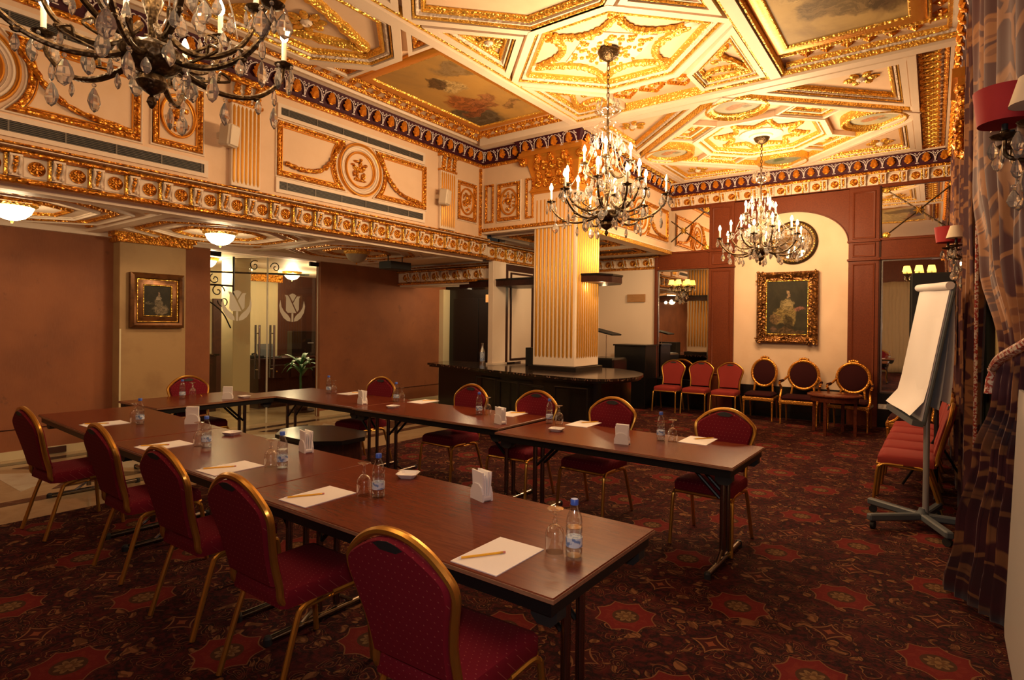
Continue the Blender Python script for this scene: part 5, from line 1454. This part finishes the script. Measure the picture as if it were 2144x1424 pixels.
MB().bbox(-.045, .045, -.022, .022, 0, .022, .006).build('base', 'porcelain', nh)
for s in (-1, 1):
    m = MB(); P_ = [(-.045, .0), (.045, 0), (.044, .03), (.034, .055), (.015, .068), (-.015, .068), (-.034, .055), (-.044, .03)]
    m.prism(P_, s * .022 - .004, s * .022 + .004, RX(PI / 2)); m.build('side_wall', 'porcelain', nh)
m = MB(); rnd = random.Random(2)
for k in range(4):
    a = (k - 1.5) * .035; h = .112 + rnd.uniform(-.008, .010)
    m.bbox(-.039, .039, -.0035, .0035, .02, h, .001, T(0, (k - 1.5) * .0085, 0) @ RX(-a * 1.6) @ RY(rnd.uniform(-.04, .04)))
m.build('napkins', 'napkin', nh); NH = Proto(nh)

G = {'b': 'water bottles on the tables', 'g': 'upturned goblets on the tables', 'p': 'note papers on the tables', 'c': 'pencils on the papers', 'd': 'white dishes on the tables', 'n': 'napkin holders on the tables'}
# each place: paper centre, paper turn, bottle, glass, whose place it is
places = [((-1.305, 1.725), .00, (-1.077, 1.89), (-1.158, 1.885), 'open end of the row with chairs turned away', 1),
          ((-2.46, 1.765), .02, (-2.225, 1.945), (-2.30, 1.918), 'fourth place from the brown wall', 1),
          ((-3.34, 1.79), .02, (-3.11, 1.98), (-3.19, 1.955), 'middle place of the row with chairs turned away', 1),
          ((-4.295, 1.835), .03, (-4.02, 1.985), (-4.10, 1.975), 'second place from the brown wall', 1),
          ((-5.57, 1.915), .00, (-5.355, 2.095), (-5.47, 2.10), 'place nearest the stained brown wall', 1),
          ((-1.44, 4.40), .02, (-1.67, 4.235), (-1.58, 4.24), 'at the worn open end of the far row', -1),
          ((-2.48, 4.495), .04, (-2.74, 4.345), (-2.637, 4.34), 'before the round end of the bar', -1),
          ((-3.30, 4.55), .06, (-3.525, 4.325), (-3.46, 4.375), 'before the middle of the bar', -1),
          ((-4.585, 4.64), .05, (-4.815, 4.45), (-4.735, 4.46), 'before the left part of the bar', -1),
          ((-5.78, 4.62), .04, (-6.03, 4.46), (-5.94, 4.47), 'in the far corner by the brown wall', -1),
          ((-6.88, 3.32), PI / 2, (-6.765, 3.07), (-6.85, 3.22), 'on the joining table before the pier', 0)]
for (p, r, b_, g, w, side) in places:
    NP.place((p[0], p[1], TZ), r, 'white sheet of note paper, ' + w, G['p'])
    if side == 1: PC.place((p[0] - .085, p[1] - .115, TZ + .0080), math.radians(-32 - 180 + 6 * random.uniform(-1, 1)), 'yellow pencil, ' + w, G['c'])
    else: PC.place((p[0] - .03, p[1] + .02, TZ + .0080), math.radians(150 + 8 * random.uniform(-1, 1)) if side else 1.2, 'yellow pencil, ' + w, G['c'])
    WB.place((b_[0], b_[1], TZ), random.uniform(0, 6), 'blue capped water bottle, ' + w, G['b'])
    GL.place((g[0], g[1], TZ), 0, 'upturned stemmed glass, ' + w, G['g'])
for x, y, r, l in ((-6.34, 3.55, 0, 'white square dish on the joining table'), (-4.33, 2.33, .3, 'white square dish near the corner of the chairs-turned-away row'), (-2.385, 2.30, .5, 'white square dish on the open end table of the row with chairs turned away'),
                   (-4.48, 4.10, .2, 'white square dish in the middle of the far row'), (-2.49, 4.06, .2, 'white square dish on the worn edged table')):
    DI.place((x, y, TZ), r, l, G['d'])
for x, y, r, l in ((-6.36, 3.37, .9, 'white napkin holder on the joining table'), (-5.06, 2.38, .9, 'white napkin holder with splayed napkins at the corner end'), (-3.385, 2.33, -.25, 'slim white napkin holder in the middle of the row with chairs turned away'),
                   (-1.80, 2.235, -.30, 'white napkin holder on the open end table, full of napkins'), (-4.96, 4.10, -.2, 'slim white napkin holder on the far corner table'), (-3.06, 4.05, -.35, 'white napkin holder at the join of the far tables'), (-1.845, 3.93, .2, 'broad white napkin holder on the worn edged table')):
    NH.place((x, y, TZ), r, l, G['n'], (1.2, 1.2, 1.2))
# ------------------------------------------------------------------ chandeliers
def drop_mesh(name, L, w):
    M = Matrix.Diagonal((1, .5, 1, 1))
    return MB().lathe([(0, -L), (w * .62, -L * .86), (w, -L * .60), (w * .78, -L * .33), (w * .30, -L * .08), (0, 0)], 8, M).mesh(name, 'crystal')
DROP_L = drop_mesh('crystal_drop', .115, .036); DROP_S = drop_mesh('crystal_drop', .075, .022); DROP_T = drop_mesh('crystal_drop', .095, .016)
BEAD = MB().ball((0, 0, 0), .0095, 8, 4).mesh('crystal_bead', 'crystal')
BOB = MB().lathe([(.012, -.012), (.040, -.004), (.048, .006), (.034, .008), (.016, .004), (.014, .022), (.017, .024)], 14).mesh('drip_pan', 'bronze', True)
CAND = MB().lathe([(.0125, .0), (.0125, .105), (.009, .11), (0, .11)], 12).mesh('candle_sleeve', 'ivory', True)
BULB = MB().lathe([(.008, 0), (.0185, .016), (.020, .032), (.013, .056), (.004, .076), (0, .08)], 12).mesh('flame_bulb', 'bulb_hot', True)
BULB_OFF = BULB.copy(); BULB_OFF.materials.clear(); BULB_OFF.materials.append(MATS['bulb_off'])
TIERS = [  # count, turn, hub radius and height, arm curve (r, z), pan height
    (6, .26, [(.07, -1.70), (.16, -1.76), (.31, -1.79), (.46, -1.755), (.575, -1.65), (.60, -1.555)], 'A'),
    (6, .78, [(.06, -1.60), (.13, -1.67), (.24, -1.68), (.35, -1.62), (.41, -1.52), (.42, -1.435)], 'B'),
    (4, .40, [(.04, -1.28), (.09, -1.34), (.16, -1.33), (.22, -1.26), (.235, -1.19)], 'C')]
CANDLES = []
def make_chandelier():
    c = thing('chandelier', 'chandelier', 'chandelier'); rnd = random.Random(8)
    MB().lathe([(.03, -.14), (.09, -.10), (.115, -.05), (.10, -.015), (.06, 0), (0, 0)], 16).build('ceiling_cup', 'bronze', c, True)
    MB().tube([(0, 0, -.13), (0, 0, -.19)], .014, 8).build('hook', 'bronze', c, True)
    link = MB().tube([(.014 * math.cos(k * PI / 5), 0, .030 * math.sin(k * PI / 5)) for k in range(10)], .0045, 5, True).mesh('chain_link', 'bronze', True)
    for k in range(7): put('chain_link', link, c, T(0, 0, -.215 - k * .046) @ RZ(PI / 2 * (k % 2)))
    MB().lathe([(.008, -1.72), (.02, -1.55), (.045, -1.47), (.018, -1.40), (.014, -1.2), (.05, -1.13), (.02, -1.06), (.012, -.9), (.012, -.52)], 12).build('stem', 'bronze', c, True)
    MB().lathe([(.035, -1.80), (.09, -1.775), (.125, -1.735), (.13, -1.70), (.10, -1.675), (.05, -1.66), (.03, -1.64)], 18).build('hub_bowl', 'bronze', c, True)
    MB().lathe([(.0, -1.945), (.008, -1.94), (.020, -1.915), (.014, -1.895), (.006, -1.885), (.018, -1.878), (.050, -1.855), (.062, -1.830), (.055, -1.803), (.030, -1.79), (.03, -1.775)], 18).build('finial', 'bronze', c, True)
    MB().lathe([(.02, -.735), (.09, -.70), (.135, -.665), (.14, -.655), (.05, -.66), (.012, -.64)], 20).build('crown_dish', 'clear_glass', c, True)
    for k in range(11):
        a = k * 2 * PI / 11; put('crystal_drop', DROP_T, c, T(.115 * math.cos(a), .115 * math.sin(a), -.645) @ RZ(a) @ RY(PI - .12) @ T(0, 0, -.0))
    for n, tw, arm, tn in TIERS:
        am = MB().tube(spline([(r, 0, z) for r, z in arm], 5), [.016 - .006 * k / (5 * (len(arm) - 1)) for k in range(5 * (len(arm) - 1) + 1)], 7)
        am.tube(spline([(arm[1][0] + .03, 0, arm[1][1] + .0), (arm[2][0] + .02, 0, arm[2][1] + .07), (arm[2][0] - .02, 0, arm[2][1] + .10), (arm[2][0] - .03, 0, arm[2][1] + .06)], 4), .007, 5)
        am.ball((arm[3][0], 0, arm[3][1] - .012), (.02, .014, .014), 6, 4); am = am.mesh('arm', 'bronze', True)
        R, z = arm[-1]
        for k in range(n):
            a = tw + k * 2 * PI / n; ca, sa = math.cos(a), math.sin(a); M = RZ(a)
            put('arm', am, c, M); put('drip_pan', BOB, c, M @ T(R, 0, z)); put('candle_sleeve', CAND, c, M @ T(R, 0, z + .012)); put('flame_bulb', BULB, c, M @ T(R, 0, z + .122))
            CANDLES.append((R * ca, R * sa, z + .225))
            for q in range(4 if tn != 'C' else 3):
                b_ = q * 2 * PI / (4 if tn != 'C' else 3) + .5
                put('crystal_bead', BEAD, c, M @ T(R + .045 * math.cos(b_), .045 * math.sin(b_), z - .012))
                put('crystal_drop', DROP_L if q % 2 == 0 and tn == 'A' else DROP_S, c, M @ T(R + .045 * math.cos(b_), .045 * math.sin(b_), z - .022) @ RZ(rnd.uniform(0, 3)))
            for f_ in (1, 3):
                e_ = arm[f_]; put('crystal_drop', DROP_S, c, M @ T(e_[0], .02 * (1 if f_ == 1 else -1), e_[1] - .02) @ RZ(rnd.uniform(0, 3)))
            m2 = arm[2]
            put('crystal_bead', BEAD, c, M @ T(m2[0], 0, m2[1] - .025)); put('crystal_drop', DROP_L if tn != 'C' else DROP_S, c, M @ T(m2[0], 0, m2[1] - .035) @ RZ(rnd.uniform(0, 3)))
            if tn == 'A':
                put('crystal_bead', BEAD, c, M @ T(R - .05, 0, z - .12)); put('crystal_drop', DROP_T, c, M @ T(R - .05, 0, z - .13) @ RZ(rnd.uniform(0, 3)))
                put('crystal_drop', DROP_L, c, M @ T(R - .05, 0, z - .225) @ RZ(rnd.uniform(0, 3)))
    for ring, (r, z, n) in enumerate(((.17, -1.02, 11), (.13, -.92, 10), (.20, -1.42, 11), (.10, -1.16, 9), (.31, -1.48, 12))):
        for k in range(n):
            a = k * 2 * PI / n + ring; put('crystal_drop', (DROP_S, DROP_T, DROP_L, DROP_S, DROP_S)[ring], c, T(r * math.cos(a), r * math.sin(a), z) @ RZ(a + rnd.uniform(-.6, .6)))
            put('crystal_bead', BEAD, c, T(r * math.cos(a), r * math.sin(a), z + .012))
    for k in range(6):                                              # slender glass scrolls under the crown
        a = k * PI / 3 + .3
        MB().tube(spline([(.02, 0, -.80), (.09, 0, -.78), (.15, 0, -.84), (.16, 0, -.92), (.13, 0, -.94), (.12, 0, -.90)], 4), .006, 6, False, RZ(a)).build('glass_scroll', 'clear_glass', c, True)
        MB().tube(spline([(.12 * math.cos(a), .12 * math.sin(a), -.90), (.20 * math.cos(a), .20 * math.sin(a), -1.08), (.33 * math.cos(a), .33 * math.sin(a), -1.33), (.41 * math.cos(a + .18), .41 * math.sin(a + .18), -1.46)], 5), .0045, 5).build('bead_string', 'crystal', c, True)
    return c
CHN = Proto(make_chandelier())
CL = list(CANDLES)
spots = [(-2.75, 5.42, .0, 'lit crystal chandelier hanging before the fluted column', 1.0), (-2.105, 9.15, .35, 'lit crystal chandelier hanging before the arch and portrait', 1.0), (-2.80, 1.13, .15, 'bronze chandelier with large clear drops over the near table row', .30)]
for x, y, rz, l, k in spots:
    r = CHN.place((x, y, ZC), rz, l, 'bronze and crystal chandeliers')
    off = None
    if x == -2.75:
        off = max(range(16), key=lambda i: CL[i][0] * .8 + CL[i][1] * .3 if i < 6 else -9)
        ob = [c for c in r.children if c.name.startswith('flame_bulb')]; ob.sort(key=lambda c: (c.matrix_local.translation - Vector(CL[off])).length); ob[0].data = BULB_OFF
    for i, (cx, cy, cz) in enumerate(CL):
        if i == off: continue
        point_light('candle_light', (x + cx * math.cos(rz) - cy * math.sin(rz), y + cx * math.sin(rz) + cy * math.cos(rz), ZC + cz), CANDLE_W * k, CANDLE_COL, .015)

# ------------------------------------------------------------------ wall sconces
def make_sconce(lit):
    c = thing('wall_sconce', 'sconce', 'wall lamp'); rnd = random.Random(6)      # local: wall at y = 0, room at -y
    MB().lathe([(.0, 0), (.05, .0), (.05, .015), (.03, .03), (0, .035)], 14, RX(PI / 2)).build('wall_plate', 'bronze', c, True)
    arms = ((-.16, -.14), (0, -.19), (.16, -.14))
    for k, (x, y) in enumerate(arms):
        MB().tube(spline([(0, -.02, 0), (x * .4, y * .5, -.06), (x * .9, y * .95, -.04), (x, y, .03)], 5), .008, 7).build('arm', 'bronze', c, True)
        put('drip_pan', BOB, c, T(x, y, .035)); MB().lathe([(.010, .04), (.010, .10)], 10, T(x, y, 0)).build('candle_sleeve', 'ivory' if lit else 'black_matte', c, True)
        if lit: MB().lathe([(.062, .085), (.042, .175)], 18, T(x, y + .0, 0)).build('shade', 'shade_lit', c, True)
        elif k == 1: MB().lathe([(.085, .085), (.100, .215), (.098, .215), (.083, .085)], 28, T(x, y, 0)).build('shade', 'red_shade', c, True)
        else: MB().lathe([(.070, .10), (.042, .20), (.041, .20), (.068, .10)], 20, T(x, y, 0)).build('shade', 'cream_shade', c, True)
        for q in range(3):
            a = q * 2.1 + k; put('crystal_drop', DROP_S, c, T(x + .045 * math.cos(a), y + .045 * math.sin(a), .018) @ RZ(a))
    for q in range(10):
        a = q * .63; z = -.06 - .035 * (q % 4); put('crystal_drop', DROP_L if q % 3 == 0 else DROP_S, c, T(.07 * math.cos(a), -.10 + .06 * math.sin(a), z) @ RZ(a)); put('crystal_bead', BEAD, c, T(.07 * math.cos(a), -.10 + .06 * math.sin(a), z + .01))
    put('crystal_drop', DROP_L, c, T(0, -.10, -.20))
    return c
SL = Proto(make_sconce(True)); SU = Proto(make_sconce(False))
for x, z, l in ((-4.05, 2.36, 'wall sconce with glowing yellow shades on the mirror near the bar'), (-.20, 2.44, 'wall sconce with glowing yellow shades on the mirror behind the flip chart')):
    SL.place((x, YB - .022, z), 0, l)
    for dx_ in (-.16, 0, .16): point_light('sconce_light', (x + dx_, YB - .19, z + .12), .5, (1.0, .6, .25), .03)
SU.place((.40, 2.93, 2.31), -PI / 2 + .10, 'wall sconce with large red drum shade before the gathered curtain'); SU.place((.28, 6.22, 2.27), -PI / 2, 'wall sconce with red drum shade above the black loudspeaker')
# gilt capital on the window wall
gc = thing('gilt_capital', 'gilt leafy capital on the window wall pilaster', 'capital', (.20, 6.55, 3.35))
MB().box(-.10, .10, -.30, .30, .42, .50).box(-.06, .10, -.26, .26, .36, .42).build('abacus', 'gold', gc); m = MB(); rnd = random.Random(31)
for k in range(34): m.ball((rnd.uniform(-.05, .06), rnd.uniform(-.24, .24), rnd.uniform(-.2, .36)), (.05, .055, .07), 6, 4)
m.build('acanthus_leaves', 'gold_relief', gc, True); MB().box(.02, .10, -.22, .22, -.6, .36).build('shaft', 'gold_relief', gc)

# ------------------------------------------------------------------ curtains on the window side
def cloth(name, label, levels, folds, amp, mat, n=90, parent=None):
    """levels = [(z, (xl, yl), (xr, yr), fold amplitude)]"""
    vs = []; rows = []
    Z = []
    for i in range(len(levels) - 1):
        for q in range(6): Z.append((i, q / 6))
    Z.append((len(levels) - 2, 1.0))
    for i, f in Z:
        a, b_ = levels[i], levels[i + 1]; g = f * f * (3 - 2 * f)
        z = a[0] + (b_[0] - a[0]) * f
        L = [a[1][k] + (b_[1][k] - a[1][k]) * g for k in (0, 1)]; Rr = [a[2][k] + (b_[2][k] - a[2][k]) * g for k in (0, 1)]; am = a[3] + (b_[3] - a[3]) * g
        for k in range(n + 1):
            s = k / n; w = math.sin(2 * PI * folds * s + .5 * math.sin(z * 1.7)) + .35 * math.sin(2 * PI * folds * 2.3 * s + z * .6)
            vs.append((L[0] + (Rr[0] - L[0]) * s + am * w, L[1] + (Rr[1] - L[1]) * s + am * .5 * math.cos(2 * PI * folds * s), z))
    r = len(Z); fs = [(i * (n + 1) + k, i * (n + 1) + k + 1, (i + 1) * (n + 1) + k + 1, (i + 1) * (n + 1) + k) for i in range(r - 1) for k in range(n)]
    o = MB().add(vs, fs).build(name, mat, parent, True)
    uv = o.data.uv_layers.new(name='cloth'); c = n + 1; us = []
    for i in range(r):
        d = 0.0
        for k in range(c):
            if k: d += (Vector(vs[i * c + k]) - Vector(vs[i * c + k - 1])).length
            us.append((d, vs[i * c + k][2]))
    for lp in o.data.loops: uv.data[lp.index].uv = us[lp.vertex_index]
    md = o.modifiers.new('thickness', 'SOLIDIFY'); md.thickness = .006; md.offset = 0
    if label: tag(o, label, 'curtain')
    return o
cloth('sheer_curtain', 'plain gold brown inner curtain behind the patterned drapes', [(4.2, (.375, 7.2), (.375, 2.2), .02), (2.0, (.375, 7.2), (.375, 2.2), .02), (.02, (.375, 7.2), (.375, 2.2), .02)], 16, .02, 'beige_sheer')
fc = thing('patterned_drape', 'straight maroon and gold patterned drape beside the back mirror', 'curtain', (0, 0, 0))
cloth('drape_cloth', None, [(4.15, (.23, 10.9), (.25, 5.35), .05), (2.4, (.23, 10.9), (.25, 5.35), .05), (.02, (.24, 10.9), (.26, 5.5), .05)], 22, .03, 'curtain_damask', 180, fc)
MB().tube([(.245, 5.36, 4.1), (.245, 5.36, 2.4), (.255, 5.5, .05)], .012, 6).build('edge_cord', 'rope', fc)
nc = thing('tied_drape', 'maroon and gold patterned drape gathered by a rope and flaring to the floor', 'curtain', (0, 0, 0))
cloth('drape_cloth', None, [(4.2, (.25, 5.6), (.30, 1.6), .055), (2.6, (.25, 5.5), (.30, 1.7), .05), (2.0, (.26, 4.7), (.33, 2.5), .04), (1.5, (.265, 3.55), (.36, 3.15), .020), (1.3, (.235, 3.50), (.37, 3.25), .020), (.96, (.180, 3.90), (.39, 3.55), .022), (.5, (.115, 4.18), (.40, 3.75), .024), (.02, (.060, 4.48), (.41, 3.90), .022)], 7, .03, 'curtain_damask', 150, nc)
P = [(.235, 3.58, 1.42), (.225, 3.45, 1.44), (.235, 3.3, 1.48), (.26, 3.1, 1.52), (.30, 2.9, 1.57)]
rp = MB().tube(spline(P, 5), .022, 8); m = MB()
MB().tube(spline(P, 5), .020, 8).build('tie_rope', 'rope', nc, True)
MB().lathe([(.0, -.12), (.028, -.12), (.022, -.05), (.012, -.02), (.018, 0), (0, .01)], 10, T(.225, 3.6, 1.42)).build('tassel', 'rope', nc, True)
wc = thing('white_cloth', 'white cloth hanging over the edge of the patterned drape', 'cloth', (.285, 3.28, .0))
MB().prism([(-.12, 1.36), (.32, .20), (.30, .16), (-.9, .05), (-.9, 1.36)], 0, .012, frame((0, 0, 0), (0, 1, 0), (0, 0, 1))).build('sheet', 'porcelain', wc)
MB().prism([(-.6, 1.36), (-.6, .1), (-.9, .05), (-.9, 1.36)], .012, .02, frame((0, 0, 0), (0, 1, 0), (0, 0, 1))).build('fold', 'porcelain', wc)
cloth('rear_curtain', 'pale gold curtain on the wall behind the camera', [(3.4, (-1.9, YF + .15), (-.5, YF + .15), .03), (1.5, (-1.9, YF + .15), (-.5, YF + .15), .03), (.02, (-1.9, YF + .15), (-.5, YF + .15), .03)], 12, .03, 'rear_curtain')

# ------------------------------------------------------------------ flip chart, loudspeaker on its stand
fch = thing('flip_chart', 'white paper flip chart on a grey wheeled stand before the curtains', 'flip chart', (-.058, 5.76, 0))
MB().tube([(.02, 0, .12), (.02, 0, 1.25)], .022, 12).build('pole', 'flip_pole', fch, True)
MB().lathe([(.045, .09), (.05, .11), (.03, .14), (.024, .16)], 14).build('collar', 'flip_grey', fch, True)
for k in range(5):
    a = math.radians(200 + 72 * k) + .35; ca, sa = math.cos(a), math.sin(a); L = .46
    MB().bbox(0, L, -.028, .028, .065, .12, .010, RZ(a)).build('base_arm', 'flip_grey', fch)
    cw = MB().lathe([(.0, -.014), (.032, -.014), (.032, .014), (0, .014)], 14, T((L - .04) * ca, (L - .04) * sa, .032) @ RZ(a + .6) @ RX(PI / 2)).build('caster', 'black_matte', fch, True)
br_, tr_ = Vector((-.005, -.37, .875)), Vector((.165, -.37, 1.965)); bl_, tl_ = Vector((-.21, .38, .905)), Vector((-.035, .38, 1.945))
u = (br_ - bl_).normalized(); v = ((tl_ - bl_)).normalized(); v = (v - u * u.dot(v)).normalized(); FF = frame(bl_, u, v); bw = (br_ - bl_).length; bh = 1.09
MB().bbox(0, bw, 0, bh, -.022, .0, .006).build('board', 'flip_grey', fch, False, FF)
MB().box(-.005, bw + .005, -.012, .03, -.005, .07).build('pen_tray', 'flip_grey', fch, False, FF)
m = MB(); vs = []
for i in range(9):
    f = i / 8; dn = .012 + (.075 * (1 - f / .18) ** 2 if f < .18 else 0)
    for s in range(7): vs.append((.015 + (bw - .03) * s / 6, .055 + (bh - .09) * f, dn + .006 * math.sin(s * 1.1)))
m.add(vs, [(i * 7 + s, i * 7 + s + 1, i * 7 + s + 8, i * 7 + s + 7) for i in range(8) for s in range(6)]); o = m.build('front_sheet', 'paper', fch, True, FF)
MB().box(.02, bw - .02, .03, bh - .03, .001, .010).build('paper_pad', 'paper', fch, False, FF)
MB().tube([(.0, bh - .02, .02), (bw, bh - .02, .02)], .030, 14).build('rolled_top', 'paper', fch, True, FF)
MB().box(bw * .72, bw * .80, .11, .145, .0195, .0205).build('paper_mark', 'black_metal', fch, False, FF)
for k, (zz, of, sk) in enumerate(((.14, -.05, .01), (.20, -.09, .03))):   # sheets thrown over the back
    vs = []
    for i in range(8):
        f = i / 7
        for s in range(6): vs.append((.02 + (bw - .04) * s / 5, bh - .005 - (bh - zz) * f, -.02 + of * math.sin(f * 1.5) - sk * f + .008 * math.sin(s * 1.5 + f * 3)))
    MB().add(vs, [(i * 6 + s, i * 6 + s + 1, i * 6 + s + 7, i * 6 + s + 6) for i in range(7) for s in range(5)]).build('back_sheet', 'paper', fch, True, FF)
sp = thing('loudspeaker', 'big black loudspeaker on a pole stand behind the flip chart', 'speaker', (.03, 7.05, 0))
MB().bbox(-.215, .13, -.25, .25, 1.48, 2.15, .012).build('cabinet', 'black_matte', sp); MB().bbox(-.225, -.213, -.22, .22, 1.51, 2.12, .006).build('grille', 'black_metal', sp)
MB().tube([(0, 0, .1), (0, 0, 1.48)], .02, 10).build('pole', 'black_metal', sp); MB().box(-.05, .08, -.1, .1, 1.38, 1.42).build('bracket', 'black_metal', sp)
for k in range(3): a = k * 2 * PI / 3 + .5; MB().tube([(0, 0, .55), (.32 * math.cos(a), .32 * math.sin(a), .012)], .012, 8).build('leg', 'black_metal', sp)
so = thing('wall_socket', 'white double socket on the black dado near the right mirror', 'socket', (-.66, YB - .05, .30)); MB().bbox(-.07, .07, -.01, 0, 0, .08, .004).build('plate', 'socket_white', so)
for x in (-.035, .035): MB().lathe([(0, 0), (.018, 0), (.018, .004), (0, .004)], 12, T(x, -.012, .04) @ RX(PI / 2)).build('outlet', 'porcelain', so)
